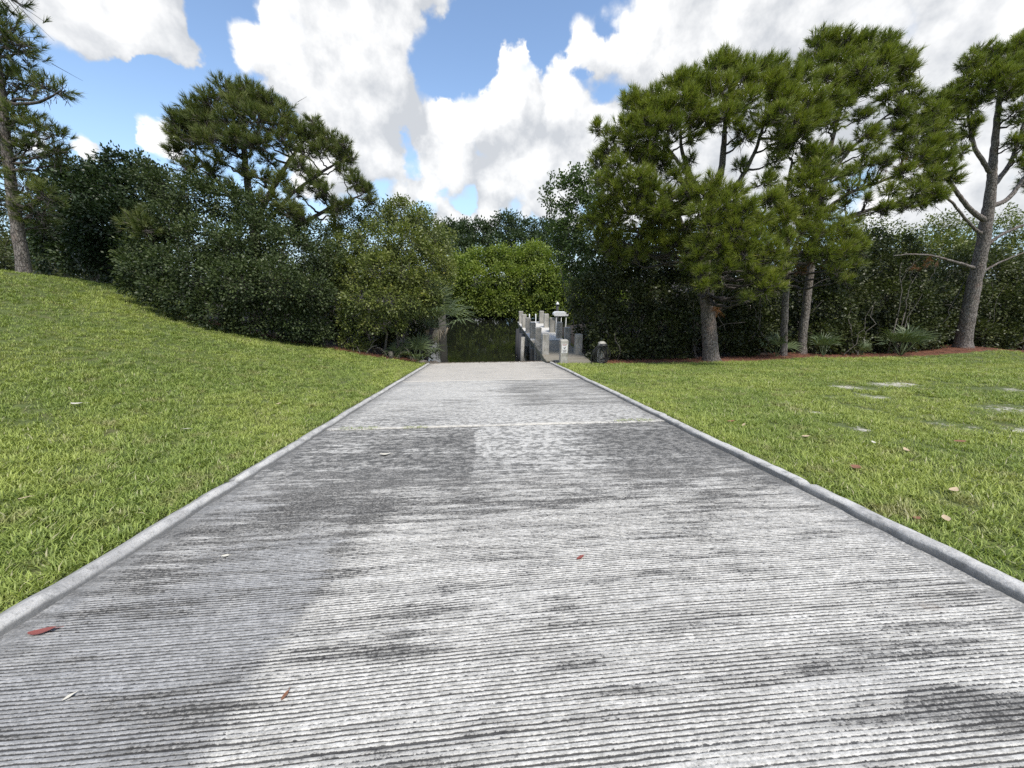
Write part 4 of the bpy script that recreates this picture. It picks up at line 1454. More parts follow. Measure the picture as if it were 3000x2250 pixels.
for i_, (xa_, lab_) in enumerate(((585, "low dark thicket on the bank between the dock and the thick pine trunk"), (725, "low dark thicket behind the twin pine trunks"), (865, "low dark thicket behind the leaning pine trunk"))):
    broadleaf("thicket", lab_, "bush", (8 + i_ * 7, 23.0),
              [[(5.86, 22.00, -1.39, 0.93), (6.96, 22.00, -1.98, 0.94), (7.99, 22.00, -1.41, 0.93), (9.13, 22.00, -2.01, 0.94), (10.16, 22.00, -1.43, 0.94), (11.33, 22.00, -2.04, 0.95), (12.36, 22.00, -1.45, 0.95), (13.56, 22.00, -2.06, 0.96), (6.29, 21.00, -2.50, 0.51), (7.97, 21.00, -2.58, 0.51), (9.72, 21.00, -2.60, 0.51), (11.50, 21.00, -2.63, 0.52), (6.98, 23.00, -0.45, 0.96), (9.45, 23.00, -0.47, 0.97), (11.95, 23.00, -0.49, 0.98)],
               [(14.59, 22.00, -1.47, 0.95), (15.82, 22.00, -2.09, 0.97), (16.85, 22.00, -1.50, 0.96), (18.12, 22.00, -2.11, 0.97), (19.15, 22.00, -1.52, 0.97), (20.45, 22.00, -2.14, 0.98), (21.48, 22.00, -1.54, 0.98), (22.78, 22.00, -2.05, 0.98), (14.80, 21.00, -2.62, 0.52), (16.64, 21.00, -2.64, 0.53), (18.48, 21.00, -2.61, 0.53), (20.35, 21.00, -2.57, 0.53), (15.77, 23.00, -0.39, 0.99), (18.37, 23.00, -0.40, 0.99), (21.01, 23.00, -0.42, 1.00)],
               [(24.38, 22.50, -1.64, 1.00), (25.75, 22.50, -2.16, 1.01), (26.83, 22.50, -1.66, 1.01), (28.24, 22.50, -2.18, 1.02), (29.32, 22.50, -1.68, 1.02), (30.72, 22.50, -2.08, 1.03), (31.85, 22.50, -1.71, 1.03), (33.27, 22.50, -2.11, 1.04), (34.48, 22.50, -1.73, 1.16), (24.08, 21.50, -2.66, 0.55), (26.38, 21.50, -2.62, 0.55), (28.71, 21.50, -2.59, 0.56), (31.07, 21.50, -2.56, 0.56), (24.37, 23.00, -0.44, 1.01), (27.11, 23.00, -0.46, 1.02), (29.89, 23.00, -0.47, 1.03), (32.72, 23.00, -0.49, 1.04)]][i_],
              [(((8 + i_ * 7, 23, -2.8), (8 + i_ * 7, 22.6, -1)), .04)], M_LEAF_UND, dens=6, k=12, spread=.3, L=.17, Wd=.10, seed=410 + i_, tint=.4, back=.05)

# ---- far shore of the creek
for i, (bl, lab, bx) in enumerate((
        ([(-2.33, 46.00, 2.30, 1.48), (-0.51, 47.00, 2.99, 1.39), (-3.13, 45.00, 0.46, 1.57), (-0.88, 45.00, 0.78, 1.80), (-1.48, 44.50, -1.17, 1.46), (0.77, 44.50, -1.18, 1.13), (-2.85, 45.00, -1.19, 1.14), (-4.13, 46.00, -0.12, 1.04), (0.07, 44.00, -2.02, 0.67), (-1.95, 44.00, -2.45, 0.56)],
         "bright green mangrove over the far water, left of the three", -2.6),
        ([(2.04, 47.00, 3.44, 1.39), (4.14, 47.00, 3.00, 1.52), (2.19, 45.50, 1.21, 1.71), (4.25, 45.50, 0.77, 1.72), (2.46, 44.50, -0.96, 1.36), (4.17, 44.50, -1.64, 1.14), (1.64, 44.00, -2.25, 0.79), (3.24, 44.20, -2.73, 0.57)],
         "bright green mangrove over the far water, middle one behind the dark gap", 3.2),
        ([(6.25, 47.00, 3.67, 1.52), (7.76, 46.00, 2.76, 1.50), (6.48, 45.00, 1.43, 1.70), (8.24, 44.50, 0.78, 1.47), (7.07, 44.00, -0.95, 1.47), (8.57, 43.50, -1.15, 1.34), (5.72, 44.00, -2.06, 1.02), (7.83, 43.50, -2.69, 0.79), (9.21, 43.50, -0.07, 1.33), (9.87, 43.00, -2.22, 1.12)],
         "bright yellowish green mangrove over the far water, beyond the dock's end", 8.0))):
    bl = bl + [(bx + q, 49.2, -2.1, 1.5) for q in ((-6, -4, -2, 0, 2) if i == 0 else (-2, 0, 2) if i == 1 else (-1, 1, 3, 5, 7, 9))]
    broadleaf("mangrove_tree", lab, "tree", (bx, 48.0, -2.95), bl,
              [([(bx - .8, 48, -3), (bx - 1.2, 47, 1.5)], .10), ([(bx + .6, 48, -3), (bx + 1.2, 46.5, 1.2)], .10), ([(bx, 48.4, -3), (bx + .2, 47, 2.0)], .08)],
              M_LEAF_FAR, dens=4.4, k=14, spread=.42, L=.22, Wd=.13, seed=60 + i, tint=.50, topl=.55, group="bright mangroves on the far shore", zmin=WATER + .45)
for i, (bl, lab, bx) in enumerate((
        ([(-4.35, 60.00, 6.41, 1.45), (-2.45, 60.00, 6.97, 1.45), (-0.56, 60.00, 7.53, 1.45), (-3.43, 58.00, 4.66, 1.70), (-0.88, 58.00, 4.94, 1.70), (-4.93, 61.00, 8.14, 1.03), (-1.99, 56.00, 3.25, 1.38), (-6.04, 60.00, 6.95, 1.16), (-2.88, 61.00, 8.43, 0.73)],
         "dark tree behind the far mangroves, the lower one at left against the low clouds", -3.5),
        ([(1.47, 60.00, 7.54, 1.46), (3.08, 60.00, 8.37, 1.45), (4.98, 60.00, 8.38, 1.31), (6.60, 60.00, 7.58, 1.32), (8.51, 60.00, 7.87, 1.32), (2.11, 58.00, 5.22, 1.85), (5.11, 58.00, 5.23, 2.00), (7.98, 58.00, 5.25, 1.72), (3.13, 56.00, 3.26, 1.25), (6.62, 56.00, 3.27, 1.26), (10.76, 60.00, 6.78, 1.63), (13.02, 60.00, 6.51, 1.78), (4.17, 61.00, 9.31, 0.74), (9.97, 60.00, 8.42, 0.88)],
         "tall dark tree behind the far mangroves in the middle of the view", 6.5))):
    broadleaf("oak_tree", lab, "tree", (bx, 60.0, -2.9), bl,
              [([(bx, 60, -3), (bx + .5, 60, 6.0)], .25), ([(bx + 1, 60, 1), (bx + 4, 60, 6.5)], .14), ([(bx, 60, 1), (bx - 3, 60, 5.5)], .14)],
              M_LEAF_MAG, dens=2.2, k=14, spread=.6, L=.30, Wd=.16, seed=70 + i, tint=.72, topl=.5)

# far woods that close the view behind everything
FARL = ["far dark tree in the woods beyond the rise, behind the magnolia like tree",
        "far dark tree seen past the tall left pine, left of its trunk",
        "far dark tree behind the thick pine trunk on the right",
        "far dark tree behind the twin trunk pine",
        "far dark tree beyond the leaning pine at the right edge",
        "far dark tree just right of the white topped table, beyond the creek",
        "far dark tree between the left pine crown and the creek",
        "far dark tree low at the left edge of the view"]
for i, (bx, by, w) in enumerate(((-24, 50, 9), (-36, 40, 10), (30, 46, 10), (44, 38, 10), (58, 30, 11), (18, 58, 8), (-12, 60, 8), (-50, 32, 11))):
    r_ = random.Random(200 + i)
    bl = [(bx + r_.uniform(-w, w) * .8, by + r_.uniform(-2, 2), r_.uniform(-1.2, 3.4), r_.uniform(1.9, 2.9)) for _ in range(15)]
    broadleaf("far_tree", FARL[i], "tree",
              (bx, by, -2.9), bl, [([(bx, by, -3), (bx, by, 3)], .2)], M_LEAF_UND, dens=.9, k=14, spread=.7, L=.32, Wd=.16, seed=80 + i, tint=.5,
              group="far woods on the left" if bx < 0 else "far woods on the right")

# ---- right side
broadleaf("sea_grape_tree", "small round leafed tree standing against the sky just right of the dock", "tree",
          (6.19, 22.00, -2.09)[:2],
          [(3.35, 22.00, 5.76, 0.31), (3.92, 22.00, 6.15, 0.47), (4.65, 22.00, 6.44, 0.42), (5.33, 22.00, 6.55, 0.47), (5.73, 22.00, 6.08, 0.58), (4.64, 21.80, 5.60, 0.63), (3.74, 22.00, 5.14, 0.42), (4.14, 21.80, 4.63, 0.58), (5.13, 21.50, 4.84, 0.78), (6.17, 21.50, 5.33, 0.83),
           (3.96, 21.80, 3.78, 0.48), (4.65, 21.50, 3.76, 0.69), (5.71, 21.00, 3.57, 0.88), (4.35, 22.00, 2.89, 0.49), (4.97, 21.50, 2.55, 0.70), (6.07, 20.60, 2.57, 0.83), (4.92, 21.80, 1.57, 0.61), (5.67, 20.80, 1.32, 0.80)],
          [([(5.60, 21.50, -2.29), (4.79, 21.80, 4.63)], .06), ([(5.99, 21.20, -2.42), (5.66, 21.60, 5.34)], .07), ([(5.43, 21.80, -2.05), (4.56, 21.80, 2.25)], .04)],
          M_LEAF_RND, dens=7, k=12, spread=.24, L=.11, Wd=.085, seed=91, tint=.45, twig_frac=.4)

UND = [  # (blobs, label, seed, tint)
    ([(5.12, 19.50, 0.36, 0.86), (6.02, 19.30, 1.34, 0.89), (4.74, 19.20, -0.85, 0.71), (5.74, 18.80, -0.57, 0.89), (6.92, 18.80, 0.40, 0.88), (6.38, 18.20, -1.72, 0.68), (7.23, 18.30, -1.25, 0.78), (5.61, 18.40, -1.99, 0.54), (6.78, 19.50, 2.19, 0.84), (7.60, 18.00, -2.19, 0.34), (6.45, 20.00, 3.44, 0.75), (5.25, 18.60, -1.77, 0.55)],
     "dark tangled shrub with bare curved stems right behind the hose post", 101, .40),
    ([(8.48, 18.90, 0.38, 0.94), (9.75, 19.00, 0.86, 0.94), (8.62, 18.30, -1.02, 0.88), (9.96, 18.50, -0.81, 0.89), (8.34, 19.50, 1.81, 0.90), (9.84, 19.50, 2.20, 0.90), (8.34, 18.00, -2.05, 0.49), (9.65, 18.10, -1.99, 0.54), (7.92, 20.00, 3.02, 0.80), (9.17, 20.00, 3.36, 0.80)],
     "dark shrub just left of the thickest pine trunk", 102, .34),
    ([(12.01, 19.60, 0.32, 1.04), (13.32, 19.40, -0.18, 1.04), (14.59, 19.40, 0.32, 0.93), (12.38, 18.90, -1.40, 0.88), (13.79, 18.80, -1.55, 0.83), (14.77, 18.90, -1.17, 0.72), (12.25, 20.00, 2.07, 0.93), (13.92, 20.00, 1.82, 0.94), (13.40, 18.60, -2.24, 0.41), (12.91, 20.50, 3.33, 0.73)],
     "dark twiggy shrub between the thick pine trunk and the twin trunks", 103, .34),
    ([(17.02, 20.00, 0.28, 1.08), (18.21, 19.60, -0.23, 1.07), (17.58, 19.20, -1.50, 0.85), (19.11, 19.30, -1.53, 0.86), (16.53, 20.50, 1.83, 0.97), (18.10, 20.30, 1.73, 0.97), (19.91, 20.00, 0.26, 0.98), (16.68, 19.00, -1.99, 0.48), (18.34, 18.90, -2.27, 0.43), (19.80, 19.00, -2.03, 0.48), (19.67, 20.50, 1.94, 0.93)],
     "dark leafy shrub right of the twin pine trunks, behind the first palmetto", 104, .46),
    ([(21.88, 20.20, 0.24, 1.11), (23.46, 20.20, -0.04, 1.12), (22.72, 19.70, -1.47, 0.89), (24.19, 19.70, -1.37, 0.83), (21.98, 21.00, 1.84, 1.01), (23.83, 21.00, 1.73, 1.02), (25.01, 20.30, 0.22, 0.90), (21.74, 19.40, -2.30, 0.44), (23.24, 19.40, -2.32, 0.44), (24.82, 19.60, -2.21, 0.50), (21.82, 21.50, 3.20, 0.73), (23.73, 21.50, 2.94, 0.74)],
     "dark leafy shrub behind the second palmetto", 105, .44),
    ([(28.04, 21.20, 0.15, 1.18), (29.60, 21.00, -0.42, 1.18), (30.39, 20.80, 0.16, 1.17), (28.46, 20.50, -1.82, 0.88), (29.81, 20.30, -1.86, 0.88), (31.17, 20.30, -1.23, 1.05), (28.16, 22.00, 1.86, 1.08), (29.90, 21.80, 1.74, 1.07), (31.50, 21.50, 1.57, 1.07), (33.30, 21.00, 0.14, 1.43), (32.56, 20.20, -1.82, 0.94), (35.56, 21.00, -0.46, 1.57), (26.47, 20.60, -1.23, 0.70), (29.89, 20.00, -2.34, 0.46)],
     "glossier green shrub behind the leaning pine at the right edge", 106, .56),
]
for bl, lab, sd_, ti in UND:
    x0 = sum(b[0] for b in bl) / len(bl); y0 = sum(b[1] for b in bl) / len(bl) + .5
    zg = hz(x0, y0)
    r_ = random.Random(sd_)
    st = []
    for q in range(14):
        a_ = (x0 + (r_.uniform(-1.8, 1.8) if sd_ != 101 else r_.uniform(.2, 1.8)), y0 + r_.uniform(-1.9, .2))
        st.append(([(a_[0], a_[1], zg), (a_[0] + r_.uniform(-.9, .9), a_[1] + r_.uniform(-.3, .3), zg + r_.uniform(1.6, 4))], r_.uniform(.012, .04)))
    broadleaf("understory_shrub", lab, "shrub", (x0, y0), bl, st, M_LEAF_UND, dens=7.5, k=14, spread=.26, L=.125, Wd=.075, seed=sd_, tint=ti,
              twig_frac=.35, topl=.35)

# lighter crowns behind, with the sky coming through
for i, (bl, lab) in enumerate((
        ([(24.77, 26.00, 4.16, 0.81), (26.05, 26.00, 4.80, 0.67), (27.62, 26.00, 4.37, 0.75), (25.58, 25.50, 3.30, 0.94), (27.78, 25.50, 3.19, 0.94), (24.29, 26.00, 3.20, 0.82), (29.20, 26.00, 4.00, 0.68)], "pale green sunlit tree behind the shrubs, seen under the dome shaped pine"),
        ([(31.74, 27.00, 4.50, 0.85), (32.97, 27.00, 4.97, 0.71), (32.06, 26.00, 3.23, 1.04), (35.03, 27.00, 3.98, 0.94), (30.60, 26.00, 3.10, 0.90), (35.79, 28.00, 5.11, 0.59)], "pale green sunlit tree just left of the leaning pine trunk"),
        ([(37.59, 27.00, 4.54, 0.94), (38.99, 27.00, 5.02, 0.86), (37.48, 26.00, 3.12, 1.06), (41.01, 27.00, 4.02, 1.17), (38.12, 28.00, 5.81, 0.59), (43.33, 28.00, 5.17, 1.20)], "pale green sunlit tree behind and right of the leaning pine trunk"),
        ([(10.86, 26.00, 4.49, 0.78), (13.57, 26.00, 4.27, 0.78), (16.26, 26.00, 4.53, 0.79), (19.10, 26.00, 4.12, 0.86), (21.28, 26.00, 3.82, 0.87), (11.87, 25.00, 3.09, 0.89), (14.53, 25.00, 2.98, 0.90), (17.21, 25.00, 2.99, 0.90)], "mid green tree low in the gap behind the thick pine"))):
    x0 = sum(b[0] for b in bl) / len(bl); y0 = sum(b[1] for b in bl) / len(bl)
    broadleaf("young_tree", lab, "tree", (x0, y0), bl,
              [([(x0 - .5, y0, -2.8), (x0 - 1, y0, 1.2)], .06), ([(x0 + .5, y0, -2.8), (x0 + .9, y0, 1.4)], .06)],
              M_LEAF_MANG, dens=4.5, k=13, spread=.34, L=.13, Wd=.07, seed=120 + i, tint=.42)

pine("pine_tree", "broad pine with the thickest trunk, its low boughs hanging in front of it",
     (*(10.60, 17.00, -2.37)[:2], hz(*(10.60, 17.00, -2.37)[:2])),
     [([(10.66, 17.00, -2.47), (10.33, 17.00, -0.86), (10.04, 17.00, 0.49), (9.77, 17.00, 1.70), (9.66, 17.00, 2.82), (9.70, 17.00, 3.75), (9.66, 17.00, 4.61), (9.92, 17.00, 5.74), (9.84, 17.00, 6.83), (9.73, 17.00, 8.05)], [.36, .31, .285, .27, .25, .22, .18, .13, .10, .05]),
      ([(9.74, 17.00, 1.62), (9.04, 16.80, 2.61), (8.39, 16.60, 3.38), (7.62, 16.50, 4.50), (6.67, 16.40, 5.19), (5.78, 16.30, 5.68)], [.16, .15, .13, .09, .06, .03]),
      ([(9.70, 17.00, 3.75), (9.11, 17.10, 4.62), (8.69, 17.20, 5.58), (8.23, 17.30, 6.52), (8.04, 17.30, 7.76)], [.15, .12, .10, .07, .04]),
      ([(9.68, 17.00, 4.22), (10.36, 16.90, 4.79), (10.80, 16.80, 5.64), (11.13, 16.80, 6.44), (11.25, 16.70, 7.64)], [.14, .11, .09, .07, .04]),
      ([(9.69, 17.00, 4.41), (8.97, 16.80, 5.01), (7.33, 16.50, 6.28), (6.48, 16.40, 7.08)], [.10, .08, .06, .03])],
     [(5.16, 16.80, 6.74, 0.31), (4.99, 16.70, 6.29, 0.27), (5.61, 16.70, 7.16, 0.35), (6.19, 16.80, 7.71, 0.46), (5.88, 16.90, 8.07, 0.31), (6.78, 16.90, 8.16, 0.43), (7.02, 16.40, 7.53, 0.46), (6.33, 16.20, 6.98, 0.45), (7.59, 17.00, 8.56, 0.47), (8.07, 17.00, 8.83, 0.39),
      (7.59, 16.20, 7.79, 0.49), (8.40, 16.60, 8.29, 0.46), (9.11, 17.00, 9.19, 0.46), (9.46, 17.00, 9.53, 0.31), (9.89, 17.00, 9.35, 0.35), (9.03, 16.30, 8.19, 0.49), (10.02, 16.60, 8.66, 0.46), (10.84, 17.00, 9.25, 0.43), (11.38, 17.00, 9.40, 0.35), (10.77, 16.30, 8.37, 0.49), (11.78, 16.70, 8.89, 0.46), (12.63, 17.00, 8.97, 0.43),
      (11.57, 16.20, 7.97, 0.49), (12.82, 16.60, 8.08, 0.47), (9.90, 16.00, 7.69, 0.49), (8.15, 15.90, 7.28, 0.48), (7.06, 15.90, 6.77, 0.45), (9.07, 15.80, 7.18, 0.44), (6.42, 16.10, 6.42, 0.34), (5.71, 16.30, 6.53, 0.34), (10.71, 15.90, 7.12, 0.45), (12.15, 16.20, 7.15, 0.46), (13.40, 16.80, 7.55, 0.44), (13.83, 17.00, 8.33, 0.40),
      (8.04, 16.10, 6.59, 0.27), (10.15, 16.10, 6.64, 0.27), (11.50, 16.00, 6.57, 0.35),
      (4.85, 17.20, 5.88, 0.33), (6.27, 16.60, 5.94, 0.35), (7.10, 16.60, 5.78, 0.36), (7.67, 16.40, 5.38, 0.36), (5.99, 16.80, 6.34, 0.36), (7.69, 15.80, 4.38, 0.35), (8.21, 16.20, 5.10, 0.28), (7.35, 15.80, 3.84, 0.39), (7.93, 15.60, 3.27, 0.35), (7.69, 15.80, 2.73, 0.36),
      (7.02, 16.20, 2.95, 0.37), (6.67, 16.80, 2.60, 0.38), (5.97, 17.20, 2.29, 0.39), (11.73, 16.40, 5.92, 0.28), (11.17, 16.00, 5.10, 0.32), (12.25, 16.20, 4.69, 0.36), (11.23, 15.60, 4.32, 0.35), (11.66, 15.40, 3.82, 0.35), (11.52, 15.40, 3.09, 0.35), (4.63, 17.00, 7.13, 0.24), (7.04, 16.40, 6.25, 0.31), (8.31, 16.60, 5.98, 0.20), (10.42, 16.60, 5.84, 0.24),
      (7.76, 15.20, 4.45, 0.30), (7.86, 14.80, 2.05, 0.27), (11.28, 14.60, 2.20, 0.30), (11.78, 15.00, 2.88, 0.31),
      # left hanging masses
      (5.27, 16.20, 5.65, 0.35), (5.03, 16.30, 5.14, 0.31), (5.64, 16.00, 5.09, 0.35), (6.22, 15.80, 5.12, 0.30), (6.45, 15.60, 4.74, 0.38), (6.09, 15.80, 4.50, 0.35), (5.52, 16.20, 4.56, 0.35), (4.98, 16.60, 4.29, 0.40), (4.72, 17.00, 3.70, 0.42), (5.31, 16.60, 3.66, 0.45), (5.89, 16.20, 3.99, 0.40), (6.48, 15.70, 4.13, 0.38), (7.03, 15.60, 4.47, 0.30), (7.07, 16.00, 3.60, 0.36), (6.48, 16.50, 3.28, 0.37), (5.75, 17.00, 3.00, 0.38), (5.06, 17.30, 3.02, 0.34),
      # front low boughs
      (8.09, 14.80, 4.35, 0.29), (8.47, 14.60, 4.51, 0.32), (9.01, 14.40, 4.32, 0.36), (8.48, 14.20, 3.86, 0.39), (9.22, 14.00, 3.71, 0.39), (7.91, 14.60, 3.78, 0.33), (9.90, 14.10, 3.40, 0.32), (8.88, 13.90, 3.10, 0.39), (8.21, 14.20, 3.20, 0.36), (9.68, 13.90, 2.78, 0.39), (10.46, 14.10, 2.46, 0.29),
      (7.95, 14.40, 2.67, 0.29), (8.49, 14.00, 2.51, 0.36), (9.22, 13.80, 2.27, 0.36), (7.96, 14.30, 2.18, 0.26), (8.72, 13.90, 1.82, 0.29), (7.99, 14.10, 1.69, 0.22), (8.23, 14.00, 1.19, 0.22), (8.60, 13.90, 1.41, 0.18), (9.74, 13.70, 1.68, 0.25), (10.42, 13.70, 1.48, 0.25), (10.90, 13.80, 1.75, 0.18), (10.05, 13.60, 1.06, 0.25), (10.64, 13.60, 1.13, 0.18), (9.57, 13.60, 0.78, 0.14)],
     dens=7.5, k=46, L=.25, w=.011, seed=141, lean=(-.05, -.1, 0), tint=.58,
     brown=[(8.89, 14.20, 2.66, 0.22), (10.31, 14.00, 1.19, 0.15), (10.23, 16.60, 0.08, 0.27), (9.33, 14.40, 2.40, 0.26)],
     bare=[((10.34, 17.00, -0.31), (11.22, 16.40, 0.31), .02), ((10.42, 17.00, -0.86), (11.72, 16.60, -0.46), .015), ((9.76, 17.00, 2.12), (8.75, 14.60, 3.69), .05), ((9.94, 17.00, 1.15), (10.03, 14.20, 2.04), .05), ((10.13, 17.00, 0.49), (10.71, 16.40, -0.78), .015)])

pine("pine_tree", "twin trunk pine right of the thickest one, tall dome shaped crown with sky showing through",
     (*(15.33, 17.80, -2.37)[:2], hz(*(15.33, 17.80, -2.37)[:2]) + .03),
     [([(15.81, 17.80, -2.38), (15.62, 17.80, -1.02), (15.45, 17.80, 0.89), (15.30, 17.80, 2.47), (15.20, 17.80, 4.19), (15.28, 17.90, 5.64), (15.32, 18.00, 7.24), (15.50, 18.00, 8.93)], [.20, .175, .165, .15, .13, .11, .08, .04]),
      ([(14.65, 17.50, -2.49), (14.34, 17.50, -0.73), (14.10, 17.50, 0.90), (13.93, 17.50, 2.23), (13.40, 17.40, 3.50), (13.12, 17.30, 4.90), (13.04, 17.20, 6.22)], [.17, .145, .135, .12, .10, .08, .04]),
      ([(15.20, 17.80, 4.19), (16.50, 17.80, 5.15), (18.04, 17.80, 5.66), (19.30, 17.80, 6.29), (20.07, 17.80, 6.90)], [.10, .08, .06, .05, .02]),
      ([(15.25, 17.80, 3.13), (16.55, 17.60, 4.17), (18.16, 17.40, 4.58), (19.36, 17.30, 4.98), (20.36, 17.20, 5.65)], [.09, .075, .06, .05, .02]),
      ([(15.28, 17.90, 5.64), (16.25, 18.00, 6.87), (17.16, 18.00, 7.86), (18.11, 18.00, 8.63)], [.09, .07, .05, .03]),
      ([(13.94, 17.50, 2.15), (13.78, 16.90, 3.25), (13.78, 16.40, 4.37), (13.40, 16.20, 5.25)], [.08, .07, .05, .03]),
      ([(13.98, 17.40, 2.06), (12.64, 16.50, 1.70), (11.93, 15.90, 1.86)], [.07, .06, .04])],
     [(14.21, 18.30, 10.76, 0.38), (14.71, 18.30, 10.91, 0.37), (15.38, 18.20, 10.68, 0.42), (16.05, 18.30, 10.89, 0.38), (16.78, 18.30, 10.85, 0.38), (17.38, 18.40, 11.06, 0.25), (17.53, 18.20, 10.54, 0.34), (14.66, 17.90, 10.10, 0.45), (15.53, 17.70, 9.90, 0.49), (16.59, 17.80, 9.98, 0.50), (17.59, 18.00, 9.89, 0.38), (14.12, 18.00, 9.99, 0.46),
      (18.15, 18.30, 10.40, 0.26), (18.07, 18.10, 9.44, 0.39), (18.72, 18.20, 9.21, 0.30), (14.95, 17.50, 9.18, 0.45), (15.97, 17.40, 9.10, 0.49), (14.09, 17.50, 9.15, 0.45), (17.28, 17.80, 8.79, 0.34), (19.15, 18.20, 8.73, 0.31), (18.31, 17.90, 8.34, 0.39),
      (14.76, 17.30, 8.32, 0.45), (14.39, 17.20, 7.64, 0.37), (16.03, 17.50, 7.92, 0.34), (19.53, 18.10, 8.21, 0.35), (20.15, 18.10, 7.77, 0.36), (18.77, 17.70, 7.61, 0.43), (19.66, 17.70, 7.05, 0.39), (20.53, 17.90, 7.32, 0.31), (18.14, 17.60, 6.99, 0.30), (17.17, 17.60, 7.16, 0.26), (16.33, 17.50, 7.30, 0.30),
      (19.03, 17.50, 6.48, 0.39), (20.12, 17.50, 6.35, 0.35), (20.40, 17.30, 5.91, 0.31), (20.74, 17.20, 5.50, 0.26), (19.51, 17.20, 5.64, 0.39), (18.37, 17.30, 5.88, 0.35), (18.73, 17.00, 5.11, 0.35), (19.62, 16.90, 4.91, 0.35), (17.78, 17.20, 5.14, 0.31), (18.21, 17.00, 4.51, 0.26), (19.04, 16.90, 4.51, 0.22), (16.50, 17.50, 6.16, 0.26), (17.03, 17.40, 5.56, 0.26), (15.93, 17.30, 4.53, 0.22), (16.96, 17.30, 4.75, 0.18),
      (12.71, 16.80, 6.83, 0.36), (12.30, 16.90, 6.49, 0.33), (15.65, 17.10, 5.79, 0.30), (16.41, 17.40, 6.64, 0.26), (17.31, 17.30, 6.32, 0.26), (15.64, 16.90, 5.05, 0.34), (17.33, 17.00, 4.30, 0.26), (15.17, 17.20, 6.63, 0.29), (18.33, 17.50, 6.78, 0.30), (18.12, 17.80, 7.81, 0.30), (19.87, 17.00, 4.93, 0.31), (20.38, 17.60, 6.65, 0.31),
      # mass between the trunks and the front
      (13.29, 16.60, 6.36, 0.36), (13.62, 16.30, 6.00, 0.40), (13.04, 16.40, 5.73, 0.36), (13.64, 16.00, 5.29, 0.40), (12.99, 16.00, 4.99, 0.40), (12.63, 16.30, 5.26, 0.32), (13.43, 15.80, 4.52, 0.40), (12.80, 15.90, 4.31, 0.36), (12.54, 16.10, 3.93, 0.33), (13.18, 15.70, 3.77, 0.40), (13.91, 15.80, 3.94, 0.32),
      (12.62, 15.60, 3.23, 0.40), (13.33, 15.40, 3.07, 0.44), (14.14, 15.50, 3.23, 0.36), (14.67, 15.60, 3.55, 0.28), (14.79, 15.40, 3.00, 0.32), (14.31, 15.20, 2.46, 0.36), (13.58, 15.20, 2.31, 0.36), (15.07, 15.30, 2.54, 0.28), (14.98, 15.20, 2.00, 0.24), (14.21, 15.10, 1.77, 0.28), (14.65, 15.10, 1.38, 0.16), (12.91, 15.40, 2.47, 0.32)],
     dens=7.5, k=44, L=.24, w=.011, seed=151, lean=(.03, 0, 0), tint=.50, fill=.3,
     brown=[(18.11, 17.40, 6.36, 0.30), (17.52, 17.40, 5.96, 0.26), (13.47, 15.60, 2.09, 0.25), (13.17, 15.80, 1.86, 0.25), (14.07, 15.60, 1.93, 0.21), (18.79, 17.30, 6.04, 0.26)],
     bare=[((15.45, 17.80, 0.89), (16.07, 17.40, 1.44), .02), ((15.64, 17.80, -0.63), (16.10, 17.50, 0.44), .018), ((14.24, 17.50, -0.02), (13.14, 17.20, 0.65), .015), ((15.67, 17.80, -1.27), (15.77, 17.40, -1.16), .012)])

